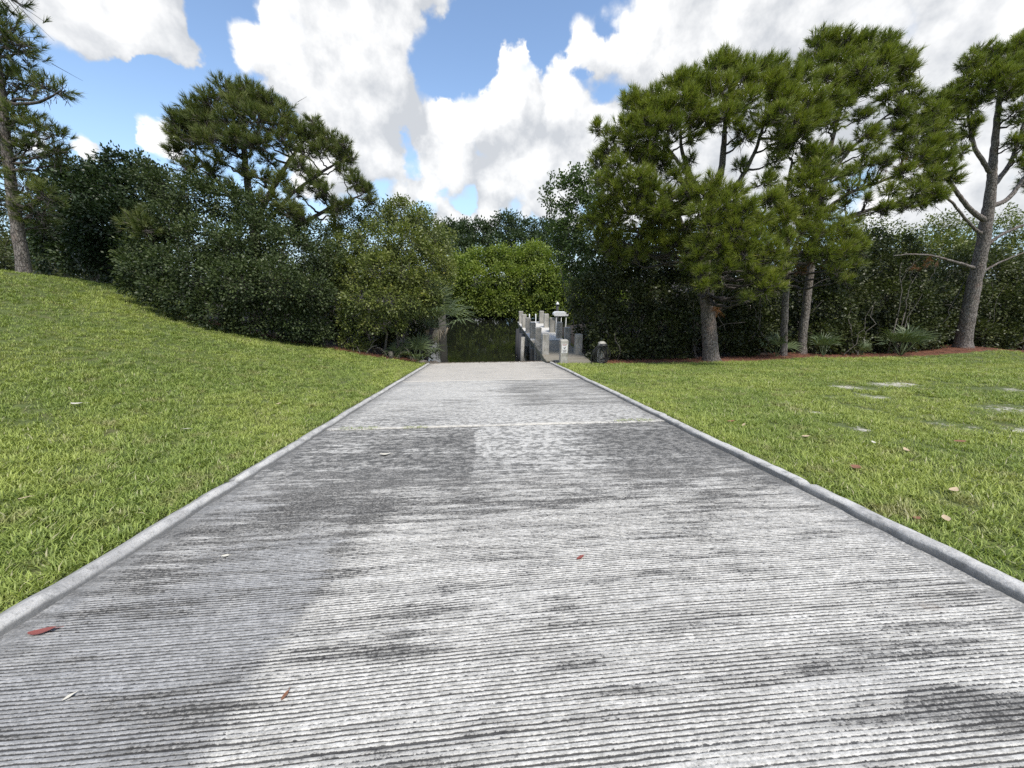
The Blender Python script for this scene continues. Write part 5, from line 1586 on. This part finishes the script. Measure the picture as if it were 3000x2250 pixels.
pine("pine_tree", "leaning pine near the right edge with wide bare limbs, straw mound at its foot",
     (*(26.21, 19.00, -2.28)[:2], hz(*(26.21, 19.00, -2.28)[:2])),
     [([(26.19, 19.00, -2.39), (25.94, 19.00, -1.02), (25.73, 19.00, 0.56), (25.53, 19.00, 2.22), (25.34, 19.00, 3.52), (25.13, 19.00, 4.68), (24.92, 19.00, 5.67), (24.57, 19.00, 6.89), (24.25, 19.00, 8.14), (23.85, 19.00, 9.74), (23.61, 19.00, 10.89)], [.36, .31, .285, .26, .245, .225, .19, .15, .12, .08, .04]),
      ([(25.36, 19.00, 1.92), (23.93, 18.80, 2.21), (22.09, 18.50, 2.52), (20.56, 18.20, 2.55), (19.59, 18.00, 2.45)], [.09, .06, .045, .03, .015]),
      ([(25.22, 19.00, 4.13), (24.02, 18.90, 4.66), (22.79, 18.80, 5.52), (21.44, 18.70, 6.55), (20.26, 18.60, 7.32)], [.13, .10, .08, .06, .03]),
      ([(25.35, 19.00, 3.47), (24.27, 18.90, 3.97), (22.44, 18.60, 5.04), (21.15, 18.50, 5.44), (20.06, 18.40, 5.61)], [.08, .06, .05, .035, .02]),
      ([(25.09, 19.00, 4.77), (26.04, 19.00, 5.15), (26.70, 19.00, 6.50), (27.41, 19.00, 7.37)], [.13, .10, .08, .04]),
      ([(25.43, 19.00, 2.80), (26.09, 18.90, 3.52), (27.37, 18.80, 4.12), (28.89, 18.80, 4.46)], [.09, .07, .05, .03]),
      ([(25.65, 19.00, 1.57), (26.58, 18.90, 2.22), (27.91, 18.80, 2.80)], [.06, .045, .02]),
      ([(24.92, 19.00, 5.67), (25.68, 19.10, 6.72), (25.87, 19.20, 8.25), (25.71, 19.20, 9.67)], [.12, .09, .06, .03]),
      ([(24.76, 19.00, 6.24), (23.35, 18.90, 7.26), (22.56, 18.90, 8.48), (22.06, 18.90, 9.46)], [.10, .08, .05, .03])],
     [(22.78, 19.30, 11.30, 0.36), (23.53, 19.30, 11.17, 0.36), (24.21, 19.30, 11.50, 0.41), (24.84, 19.30, 11.67, 0.50), (25.75, 19.30, 11.78, 0.64), (22.31, 19.00, 10.54, 0.41), (22.64, 18.60, 10.16, 0.49), (23.45, 18.60, 10.33, 0.53), (24.52, 18.80, 10.60, 0.49), (21.95, 18.80, 9.84, 0.40), (22.33, 18.40, 9.46, 0.49),
      (23.29, 18.30, 9.38, 0.49), (24.40, 18.50, 9.56, 0.49), (21.65, 19.00, 9.60, 0.36), (21.26, 19.00, 9.28, 0.32), (21.72, 18.80, 9.06, 0.41), (21.17, 19.00, 8.80, 0.32), (20.64, 18.90, 8.51, 0.28), (21.40, 18.70, 8.46, 0.36), (22.23, 18.50, 8.89, 0.36), (24.16, 18.40, 8.67, 0.36), (25.03, 18.50, 8.49, 0.41),
      (21.00, 18.70, 7.89, 0.32), (20.18, 18.70, 7.96, 0.27), (21.68, 18.60, 7.56, 0.32), (22.40, 18.60, 7.81, 0.28), (20.41, 18.60, 7.33, 0.28), (24.48, 18.50, 7.59, 0.23), (25.37, 18.60, 7.64, 0.28), (22.23, 18.50, 7.05, 0.28), (21.47, 18.50, 6.79, 0.23), (20.74, 18.50, 6.69, 0.28), (25.34, 18.60, 6.80, 0.24), (26.19, 18.70, 6.63, 0.29), (22.21, 18.30, 8.19, 0.27), (20.04, 18.40, 5.66, 0.23),
      (26.74, 19.20, 10.30, 0.84), (27.40, 19.00, 8.63, 0.85), (28.13, 19.00, 6.96, 0.73)],
     dens=7.0, k=44, L=.23, w=.011, seed=161, tint=.50,
     brown=[(22.07, 18.40, 2.19, 0.25), (21.24, 18.30, 1.91, 0.25)],
     bare=[((21.82, 18.50, 2.52), (20.77, 18.30, 1.72), .012), ((22.79, 18.60, 2.39), (22.35, 18.40, 1.33), .012), ((25.93, 19.00, -0.65), (23.84, 18.60, 0.08), .012)])

# pale bare saplings in front of the dark shrubs
for (a, b, lab) in (((21.58, 18.80, -0.59), (21.14, 18.90, 2.20), "pale bare sapling bending in front of the dark shrubs left of the leaning pine"),
                    ((22.06, 18.90, -0.30), (21.89, 19.00, 1.92), "second pale bare sapling, nearer the leaning pine"),
                    ((10.26, 18.20, -2.32), (12.11, 18.30, 1.11), "thin bare stem leaning right behind the thick pine trunk"),
                    ((14.06, 17.80, -2.30), (12.81, 17.90, 0.43), "thin bare stem leaning left beside the twin pine trunks"),
                    ((5.00, 19.60, -1.95), (3.96, 20.40, 1.92), "grey forked sapling right of the dock's far posts")):
    w_ = MB()
    r_ = np.random.default_rng(int(abs(a[0]) * 10))
    w_.tube(curve_pts(a, b, .3, 10, r_, .05), np.linspace(.028, .012, 10), 6)
    c_ = curve_pts(a, b, .3, 10)[5]
    w_.tube(curve_pts(c_, (b[0] + .5, b[1], b[2] - .2), .1, 6, r_, .05), np.linspace(.015, .006, 6), 5)
    w_.tube(curve_pts((a[0], a[1], hz(a[0], a[1]) - .03), a, .0, 4), np.linspace(.035, .028, 4), 6)
    tag(w_.build("sapling", M_TWIG, None, True), lab, "sapling")

# ================================================================== PALMETTOS

def frond_mesh(seed, n=15, R=.55, pet=.45, arc=2.5, droop=.25):
    r = np.random.default_rng(seed)
    V, F, A = [], [], []
    # petiole along +X rising, fan at its end
    pa = np.array([[0, 0, 0], [pet * .5, 0, pet * .42], [pet * .85, 0, pet * .75]])
    v, f = tube_np(pa, [.012, .010, .008], 4)
    V.append(v); F.append(f); A.append(np.full(len(v), .5)); nb = len(v)
    o = pa[-1]
    fd = norm(np.array([1, 0, .8])); side = np.array([0, 1., 0]); up = np.cross(fd, side) * -1
    up = norm(np.array([-.62, 0, .78]))
    for i in range(n):
        a = (i / (n - 1) - .5) * arc
        L = R * (1 - .22 * abs(a) / (arc / 2)) * r.uniform(.85, 1.08)
        dr = fd * math.cos(a) + side * math.sin(a) + up * (.10 * r.normal())
        dr = dr / np.linalg.norm(dr)
        s = norm(np.cross(dr, up)) * .017
        p0 = o; p1 = o + dr * L * .5 + up * .03; p2 = o + dr * L - np.array([0, 0, droop * L * L * 1.6 * r.uniform(.5, 1.5)])
        v = np.array([p0 - s * .3, p0 + s * .3, p1 - s, p1 + s, p2 - s * .12, p2 + s * .12])
        V.append(v); F.append(np.array([[0, 1, 3, 2], [2, 3, 5, 4]]) + nb); nb += 6
        A.append(np.full(6, np.clip(r.normal(.5, .15), .1, .88)))
    return npmesh("frond", np.concatenate(V), np.concatenate(F), M_PALM, False, {'tint': np.concatenate(A)})


FR = [frond_mesh(300 + i, 15, .62, .5) for i in range(3)]
FRL = [frond_mesh(310 + i, 22, .75, .55, 3.6, .18) for i in range(2)]
DEADM = plain("dead_frond", (.36, .30, .22), .8)
FRD = []
for q in range(2):
    me = frond_mesh(320 + q, 10, .5, .35, 1.2, 1.6)
    me.materials.clear(); me.materials.append(DEADM)
    FRD.append(me)


def palmetto(loc, n, sc, label, seed, trunk=0.0, dead=2, big=False, group=None, name="palmetto", elmin=.1):
    r = random.Random(seed)
    root = empty(name, loc, label, "palmetto", group)
    if trunk > 0:
        t = MB()
        t.tube([(loc[0], loc[1], loc[2] - .1), (loc[0] + .20, loc[1], loc[2] + trunk * .5), (loc[0] + .5, loc[1], loc[2] + trunk)], [.11, .13, .10], 10)
        t.build("trunk", M_LIMB, root, True)
    for i in range(n + dead):
        isd = i >= n
        me = r.choice(FRD) if isd else r.choice(FRL if big else FR)
        o = bpy.data.objects.new("dead_frond" if isd else "frond", me)
        COL.objects.link(o)
        o.parent = root
        az = i / max(n, 1) * 2 * PI * 1.0 + r.uniform(-.35, .35) if not isd else r.uniform(0, 2 * PI)
        el = r.uniform(elmin, -.75) if not isd else r.uniform(.7, 1.1)
        o.rotation_euler = (r.uniform(-.2, .2), el, az)
        o.location = (.5 if trunk > 0 else 0, 0, trunk)
        s_ = sc * r.uniform(.8, 1.15) * (.6 if isd and big else 1)
        o.scale = (s_, s_, s_)
        if isd: o['label'] = 'dry drooping tan frond'
    return root


palmetto((16.78, 17.60, -2.35), 11, 1.25, "palmetto fan fronds spread low right of the twin pine trunks", 1, dead=3)
palmetto((21.76, 18.30, -2.53), 13, 1.7, "taller palmetto with stiff fronds left of the leaning pine trunk", 2, dead=2)
palmetto((14.24, 17.50, -2.30), 7, 1.3, "palmetto fronds half hidden behind the twin pine trunks", 3, dead=3)
palmetto((19.41, 18.20, -2.51), 6, .8, "small palmetto sprout between the two larger palmettos", 4, dead=1)
palmetto((-3.15, 20.1, -3.2), 18, 2.0, "palm with drooping fan fronds leaning over the water at the ramp's left end", 5, trunk=2.15, dead=6, big=True, name="palm", elmin=.6)
palmetto((-3.26, 18.90, -2.56), 12, 1.35, "low palmetto with dry fronds under the mangrove bush beside the ramp", 6, dead=8, big=True, elmin=.4)
palmetto((-4.19, 18.70, -2.37), 8, .9, "ragged palmetto between the grey stump and the mangrove bush stems", 7, dead=5)

# mangrove prop roots, arching into the straw
for i, (px_, lab) in enumerate((((-7.57, 17.90, -1.52), "arching grey prop root at the lawn edge, furthest left of the roots"),
                                ((-6.19, 18.20, -1.90), "curved grey prop root at the lawn edge below the mangrove bush"),
                                ((-5.08, 18.30, -2.15), "low forked prop root fanning out beside the lawn, left of the stump"),
                                ((-3.83, 18.60, -2.42), "grey prop root between the stump and the ramp corner"))):
    root = empty("prop_root", px_, lab, "root")
    r_ = random.Random(i)
    for k in range(4):
        w_ = MB()
        a_ = r_.uniform(-1.0, 1.0) + (PI if k % 2 else 0)
        R_ = r_.uniform(.25, .75)
        e = (px_[0] + R_ * math.cos(a_), px_[1] + .3 * math.sin(a_), hz(px_[0] + R_ * math.cos(a_), px_[1]) - .02)
        s_ = (px_[0] + r_.uniform(-.08, .08), px_[1] + .15, px_[2] + r_.uniform(.35, .8))
        w_.tube(curve_pts(s_, e, .28, 8), np.linspace(.028, .016, 8), 6)
        w_.build("root", M_TWIG, root, True)

# stump and rocks at the left end of the ramp
w_ = MB()
sx, sy, sz = (-4.42, 18.30, -2.27)
w_.tube([(sx, sy, sz - .1), (sx + .01, sy, sz + .2), (sx - .01, sy, sz + .36)], [.12, .11, .10], 12)
tag(w_.build("stump", M_TWIG, None, True), "short grey sawn stump at the lawn edge left of the ramp", "stump")


def rock(loc, s, label, seed, group=None):
    import bmesh
    bm = bmesh.new()
    bmesh.ops.create_icosphere(bm, subdivisions=3, radius=1)
    r = np.random.default_rng(seed)
    o_ = r.uniform(0, 50, 3)
    for v in bm.verts:
        n = fbm(v.co.x * 1.3 + o_[0], v.co.y * 1.3 + v.co.z * 1.7 + o_[1], 4)
        v.co = Vector((v.co.x * s[0], v.co.y * s[1], v.co.z * s[2])) * (1 + .28 * float(n))
    me = bpy.data.meshes.new("rock")
    bm.to_mesh(me); bm.free()
    for p in me.polygons: p.use_smooth = True
    me.materials.append(M_ROCK)
    o = bpy.data.objects.new("rock", me)
    COL.objects.link(o)
    o.location = loc
    tag(o, label, "rock", group)


rock((-2.98, 18.75, -2.62), (.34, .22, .17), "brown rock at the top left corner of the ramp", 1)
rock((-2.55, 19.25, -2.74), (.30, .22, .15), "dark rock at the water's edge beside the ramp corner", 2)
rock((-3.5, 18.9, -2.62), (.22, .16, .12), "smaller rock under the palm fronds", 3)

# ================================================================== THE DOCK
DZ = -2.34
dock = empty("dock", (4.0, 17.0, DZ), "narrow wooden dock on square concrete pilings leading out over the creek", "dock")
DX0, DX1 = 2.93, 5.02
r_ = random.Random(9)
y = 17.02
pl_near = MB(); pl_near.box((0, 0, 0), (DX1 - 3.30, .137, .04), .006)
pl_far = MB(); pl_far.box((0, 0, 0), (DX1 - DX0, .137, .04), .006)
pme_a = pl_near.mesh("plank", M_WOOD); pme_b = pl_far.mesh("plank", M_WOOD); pme_c = pl_far.mesh("plank", M_WOOD_SUNLIT)
while y < 33.4:
    near_ = y < 17.7
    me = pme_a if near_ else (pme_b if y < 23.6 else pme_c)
    o = bpy.data.objects.new("plank", me)
    COL.objects.link(o)
    o.parent = dock
    cx = (DX1 + 3.30) / 2 if near_ else (DX0 + DX1) / 2
    o.location = (cx + r_.uniform(-.012, .012) - 4.0, y - 17.0, -.02 + r_.uniform(-.003, .003))
    o.rotation_euler = (r_.uniform(-.008, .008), r_.uniform(-.004, .004), r_.uniform(-.004, .004))
    y += .1455
w_ = MB(); w_.box((DX0 + .035, 25.75, DZ - .145), (.05, 15.5, .20)); w_.build("edge_beam", M_BEAM, dock)
w_ = MB(); w_.box((DX1 - .035, 25.2, DZ - .145), (.05, 16.4, .20)); w_.build("edge_beam", M_BEAM, dock)
w_ = MB(); w_.box((3.95, 25.2, DZ - .145), (.08, 16.2, .18)); w_.build("joist", M_BEAM, dock)
pm = MB(); pm.box((0, 0, -1.15), (.345, .345, 4.3), .022)
pme = pm.mesh("piling", M_POST)
pilings = []
for k in range(6):
    for sx in (3.115, 4.82):
        o = bpy.data.objects.new("piling", pme)
        COL.objects.link(o)
        o.parent = dock
        o.location = (sx + r_.uniform(-.015, .015) - 4.0, 19.32 + 2.573 * k - 17.0 + r_.uniform(-.03, .03), r_.uniform(-.02, .02) + .02)
        o.rotation_euler = (r_.uniform(-.008, .008), r_.uniform(-.010, .010), r_.uniform(-.03, .03))
        pilings.append(o)
# cross beams bearing the deck
for k in range(6):
    w_ = MB(); w_.box((3.97, 19.32 + 2.573 * k, DZ - .34), (1.55, .14, .18)); w_.build("cross_beam", M_BEAM, dock)

# sign post and hose post on the shore
SP = (3.62, 17.12)
w_ = MB(); w_.box((SP[0], SP[1], DZ + .42), (.345, .345, 1.35), .03)
sp = tag(w_.build("sign_post", M_POST), "short concrete post carrying the white notice at the head of the dock", "post")
root = empty("sign", (SP[0], SP[1] - .18, DZ + .72), "small white notice with a dark bird drawing on the nearest concrete post", "sign")
y0 = SP[1] - .1785
w_ = MB(); w_.box((SP[0], y0, DZ + .72), (.27, .010, .42)); w_.build("plate", M_SIGN, root)
w_ = MB()
w_.box((SP[0], y0 - .0065, DZ + .90), (.22, .003, .022)); w_.box((SP[0], y0 - .0065, DZ + .865), (.16, .003, .016))
w_.build("heading", M_RED, root)
w_ = MB()
bz = DZ + .76; bx = SP[0]; by = y0 - .0065
w_.add([(bx - .085, by, bz + .02), (bx - .04, by, bz - .005), (bx + .03, by, bz + .01), (bx + .08, by, bz + .06), (bx + .07, by, bz + .03), (bx + .03, by, bz - .03), (bx - .01, by, bz - .045), (bx - .05, by, bz - .02)], [tuple(range(7, -1, -1))])
w_.add([(bx + .0, by - .001, bz - .03), (bx + .012, by - .001, bz - .03), (bx + .02, by - .001, bz - .09), (bx + .01, by - .001, bz - .09)], [(0, 3, 2, 1)])
w_.build("bird_drawing", M_INK, root)
w_ = MB()
for q in range(5):
    w_.box((SP[0] + (.01 if q % 2 else -.005), y0 - .0065, DZ + .655 - q * .027), (.20 - .03 * (q % 3), .003, .009))
w_.build("text_lines", M_INK, root)

HP = (5.36, 17.02)
w_ = MB(); w_.box((HP[0], HP[1], DZ + .36), (.32, .32, 1.30), .07)
tag(w_.build("hose_post", M_POST), "concrete post with rounded top holding the hose right of the dock", "post")
root = empty("garden_hose", (HP[0], HP[1] - .2, DZ + .8), "black garden hose looped over the post right of the dock", "hose")
rr_ = np.random.default_rng(4)
w_ = MB()
for q in range(11):
    a = np.linspace(0, 2 * PI, 33)
    wx = .17 + .02 * q + .03 * rr_.normal(); hzz = .36 + .012 * q + .04 * rr_.normal()
    cx = HP[0] - .08 + rr_.normal() * .07
    x_ = cx + wx * np.sin(a) * (1 + .25 * np.cos(a) * -1)
    z_ = DZ + .86 - hzz * (1 - np.cos(a))
    z_ = np.maximum(z_, DZ + .0)
    y_ = HP[1] - .20 - .012 * q * .9 + .02 * np.sin(a * 2 + q)
    w_.tube(np.stack([x_, y_, z_], -1), .0155, 7, False)
w_.build("hose_loops", M_BLACK, root, True)
w_ = MB(); w_.box((HP[0], HP[1] - .20, DZ + .90), (.30, .10, .07), .015); w_.tube([(HP[0] - .17, HP[1] - .26, DZ + .86), (HP[0] + .17, HP[1] - .26, DZ + .86)], .05, 10)
w_.build("hose_hanger", M_BLACK, root, True)

# white ladder rails on the deck
for i, x_ in enumerate((3.62, 4.05)):
    pass
root = empty("boarding_ladder", (3.35, 31.0, DZ), "two slim white handrails of a ladder near the dock's far left end", "ladder")
for px_ in ((3.63, 30.60, -1.45), (4.13, 30.60, -1.45)):
    w_ = MB()
    w_.tube([(px_[0], px_[1], DZ - .8), (px_[0], px_[1], px_[2] - .08), (px_[0], px_[1] + .05, px_[2] - .01), (px_[0], px_[1] + .12, px_[2])], .045, 8)
    w_.build("handrail", M_WHITE, root, True)

# white topped cleaning table off the dock's right side
tx, ty, tz = (5.39, 27.00, -1.07)
root = empty("cleaning_table", (tx, ty, DZ), "white topped table on thin legs beyond the right hand dock posts", "table")
w_ = MB()
prof = [(-.54, -.02), (-.50, .08), (-.38, .16), (.30, .15), (.50, .04), (.54, -.05), (.48, -.12), (-.44, -.12)]
n_ = len(prof)
vs = [(tx + a, ty - .3, tz + b) for a, b in prof] + [(tx + a, ty + .3, tz + b) for a, b in prof]
w_.add(vs, [tuple(range(n_ - 1, -1, -1)), tuple(range(n_, 2 * n_))] + [(i, (i + 1) % n_, n_ + (i + 1) % n_, n_ + i) for i in range(n_)])
w_.build("table_top", M_WHITE, root)
w_ = MB(); w_.box((tx - .02, ty, tz - .13), (.80, .5, .05)); w_.build("apron", M_PILE, root)
for a in (-.34, .02, .36):
    for b in (-.22, .22):
        w_ = MB(); w_.tube([(tx + a, ty + b, tz - .15), (tx + a * .97, ty + b, WATER - .6)], .022, 6); w_.build("leg", M_WHITE if b < 0 else M_BEAM, root, True)

# piling with pointed white cap, far right bank
cx_, cy_, cz_ = (6.87, 36.00, -0.99)
root = empty("capped_piling", (cx_, cy_, WATER), "dark far piling with a pointed white cap right of the dock's end", "piling")
w_ = MB(); w_.tube([(cx_, cy_, WATER - 1), (cx_, cy_, cz_ - .1)], .12, 12); w_.build("pole", M_PILE, root, True)
w_ = MB(); w_.tube([(cx_, cy_, cz_ - .12), (cx_, cy_, cz_ + .03), (cx_, cy_, cz_ + .16)], [.19, .12, .01], 12); w_.build("cap", M_WHITE, root, True)

# fender piles left of the dock and the bulkhead beneath it
for (q, hh, m_, lab) in (((2.14, 24.30, -1.72), .62, M_PILE, "tarred fender pile standing in the water left of the dock, farthest of three"),
                         ((2.16, 22.90, -1.80), .80, M_PILE, "tarred leaning fender pile left of the dock, middle of three"),
                         ((2.23, 21.80, -1.84), .75, M_POST, "stubby concrete topped pile left of the dock, nearest of three")):
    w_ = MB(); w_.tube([(q[0] - .10, q[1], WATER - .8), (q[0], q[1], q[2])], .105, 12)
    tag(w_.build("fender_pile", m_, None, True), lab, "piling", "piles in the water left of the dock")
w_ = MB(); w_.box((3.22, 21.0, -3.55), (.42, 2.2, 2.1), .03); w_.box((2.98, 22.4, -3.6), (.5, .35, 2.0), .03)
tag(w_.build("bulkhead", M_WALL), "dark stained concrete bulkhead under the dock's left edge", "wall")
for (q, lab) in (((3.11, 19.00, 12.25), "thin pale stake at the dock's left edge, nearer one"), ((2.98, 19.90, 12.74), "thin pale stake at the dock's left edge, farther one")):
    w_ = MB(); w_.tube([(2.86 if 'nearer' in lab else 2.84, q[1], -3.9), (2.86 if 'nearer' in lab else 2.84, q[1], DZ + .25 - (.55 if 'nearer' in lab else .25))], .028, 6)
    tag(w_.build("stake", M_BEAM, None, True), lab, "stake")

# dark square pile behind the palm
q = (-3.58, 34.00, -0.17)
root = empty("square_piling", (q[0], q[1], WATER), "broad dark grey square piling with a pale band behind the palm on the left bank", "piling")
w_ = MB(); w_.box((q[0], q[1], (q[2] + WATER - 1) / 2), (.6, .6, q[2] - WATER + 1), .05); w_.build("pillar", M_WALL, root)
w_ = MB(); w_.box((q[0], q[1] - .305, q[2] - .28), (.52, .02, .035)); w_.build("band", M_WHITE, root)
w_ = MB(); w_.box((q[0] + .0, q[1], q[2] + .05), (.7, .7, .10), .02); w_.build("cap", M_PILE, root)

# ================================================================== SMALL THINGS ON THE GROUND

def leaf_mesh(L, W_, mat_, curl=.25):
    n = 7
    V, F = [], []
    for i in range(n):
        t = i / (n - 1)
        w = W_ * math.sin(PI * min(t * .93 + .04, 1)) ** .8 * .5
        z = curl * L * (t - .5) ** 2 + .002
        V += [(t * L - L / 2, -w, z + .18 * w), (t * L - L / 2, 0, z), (t * L - L / 2, w, z + .22 * w)]
    for i in range(n - 1):
        for j in (0, 1):
            a = i * 3 + j
            F.append((a, a + 1, a + 4, a + 3))
    me = bpy.data.meshes.new("leaf_blade")
    me.from_pydata(V, [], F)
    for p in me.polygons: p.use_smooth = True
    me.materials.append(mat_)
    return me


LV = [  # x, y, length, width, material, label, height above ground
    (-2.39, 1.80, 0.13, 0.05, M_LEAFRED, "reddish pink leaf lying on the grooves at the left kerb", 1, 0.12),
    (0.64, 2.21, 0.07, 0.03, M_LEAFRED, "small dark red leaf in the middle of the ramp", 1, 0.6),
    (-0.90, 1.32, 0.045, 0.02, M_LEAFBR, "tiny orange brown leaf on the near grooves", 1, 1.3),
    (-1.85, 1.39, 0.04, 0.02, M_LEAFPALE, "tiny cream chip on the near left grooves", 1, 0.8),
    (-1.87, 2.45, 0.05, 0.03, M_LEAFPALE, "small white chip on the ramp near the left kerb", 1, 0.2),
    (-1.30, 4.63, 0.14, 0.07, M_LEAFPALE, "pale leaf lying flat past the stained grey patch", 1, 0.1),
    (-6.36, 6.20, 0.2, 0.1, M_LEAFPALE, "white scrap lying on the left lawn", 0, 0.1),
    (-4.34, 5.54, 0.1, 0.05, M_LEAFPALE, "small whitish leaf on the left lawn near the kerb", 0, 0.4),
    (-4.07, 3.30, 0.09, 0.05, M_LEAFTAN, "tan leaf sunk in the left lawn close to the picture edge", 0, 0.3),
    (-4.04, 7.46, 0.1, 0.05, M_LEAFTAN, "pinkish tan leaf on the left lawn halfway to the bushes", 0, 0.9),
    (4.02, 5.64, 0.13, 0.07, M_LEAFBR, "brown leaf in the right lawn nearest the far kerb", 0, 0.2),
    (4.07, 5.40, 0.13, 0.04, M_LEAFTAN, "tan curled leaf beside the brown one in the right lawn", 0, 0.7),
    (4.48, 4.69, 0.12, 0.06, M_LEAFTAN, "pale tan leaf on the right lawn beyond the kerb", 0, 0.1),
    (6.27, 4.26, 0.16, 0.08, M_LEAFBR, "large dark brown leaf far out on the right lawn", 0, 0),
    (4.03, 3.52, 0.14, 0.09, M_LEAFBR, "crumpled rust brown leaf in the middle of the right lawn", 0, 0.5),
    (4.35, 2.88, 0.13, 0.06, M_LEAFTAN, "yellow brown leaf at the right side of the lawn", 0, 0.4),
    (5.22, 4.02, 0.1, 0.05, M_LEAFTAN, "pinkish leaf beside a white one in the right lawn", 0, 1.2),
    (5.13, 4.34, 0.07, 0.035, M_LEAFPALE, "small cream leaf in the right lawn", 0, 1.4),
    (3.66, 2.41, 0.1, 0.05, M_LEAFTAN, "tan leaf low in the thick grass at the right", 0, 0.9),
    (3.43, 2.43, 0.08, 0.04, M_LEAFBR, "small brown leaf close beside the right kerb", 0, 0.3),
]
for i, (lx, ly, ll, lw, lm, lab, on, rz) in enumerate(LV):
    root = empty("fallen_leaf", (lx, ly, (float(ramp_z(lx, ly)) + .006) if on else hz(lx, ly) + .055), lab, "leaf")
    root.rotation_euler = (math.atan(-SL) + random.uniform(-.1, .1), random.uniform(-.12, .12), rz)
    b_ = bpy.data.objects.new("blade", leaf_mesh(ll, lw, lm, random.uniform(.1, .5))); COL.objects.link(b_); b_.parent = root
    w_ = MB(); w_.tube([(ll * .46, 0, .25 * .2 * ll), (ll * .72, ll * .06, .004)], [.0016, .0011], 5)
    s_ = bpy.data.objects.new("stalk", w_.mesh("stalk", lm)); COL.objects.link(s_); s_.parent = root

# weeds growing in the first joint
def weed(x0, x1, y_, label, seed):
    r = np.random.default_rng(seed)
    n = int((x1 - x0) * 110)
    x = r.uniform(x0, x1, n); y = y_ + r.normal(0, .02, n)
    C = np.stack([x, y, ramp_z(x, y) + .015], -1)
    V, F, T = leaves(C, norm(r.normal(size=(n, 3)) * .6 + [0, 0, 1]), 3, .015, .03, .007, r.uniform(.3, .8, n), r)
    o = obj("weeds", npmesh("weeds", V, F, M_GRASS, False, {'tint': T}))
    tag(o, label, "weeds", kind='stuff')


weed(-2.35, -1.75, 6.0, "green weeds sprouting in the ramp joint at the left kerb", 1)
weed(-1.35, -.95, 5.97, "small tuft of weeds in the ramp joint, further right", 2)
weed(2.2, 2.9, 6.05, "thin line of weeds in the ramp joint at the right kerb", 3)
# debris of twigs and wrack where the ramp tips over
r = np.random.default_rng(8)
n = 700
x = np.concatenate([r.uniform(-2.6, 3.0, n // 2), r.normal(-2.3, .35, n // 4), r.normal(2.1, .5, n // 4)]); x = np.clip(x, -2.6, 3.0)
yy_ = 18.55 + r.normal(0, .16, len(x))
A_ = np.stack([x, yy_, ramp_z(x, yy_) + .012], -1)
V, F = prisms(A_, A_ + r.normal(size=A_.shape) * [.09, .05, .01], .006, .003)
o = obj("wrack", npmesh("wrack", V, F, M_ROCK, False))
tag(o, "reddish brown twigs and wrack strewn along the crest of the ramp", "debris", kind='stuff')
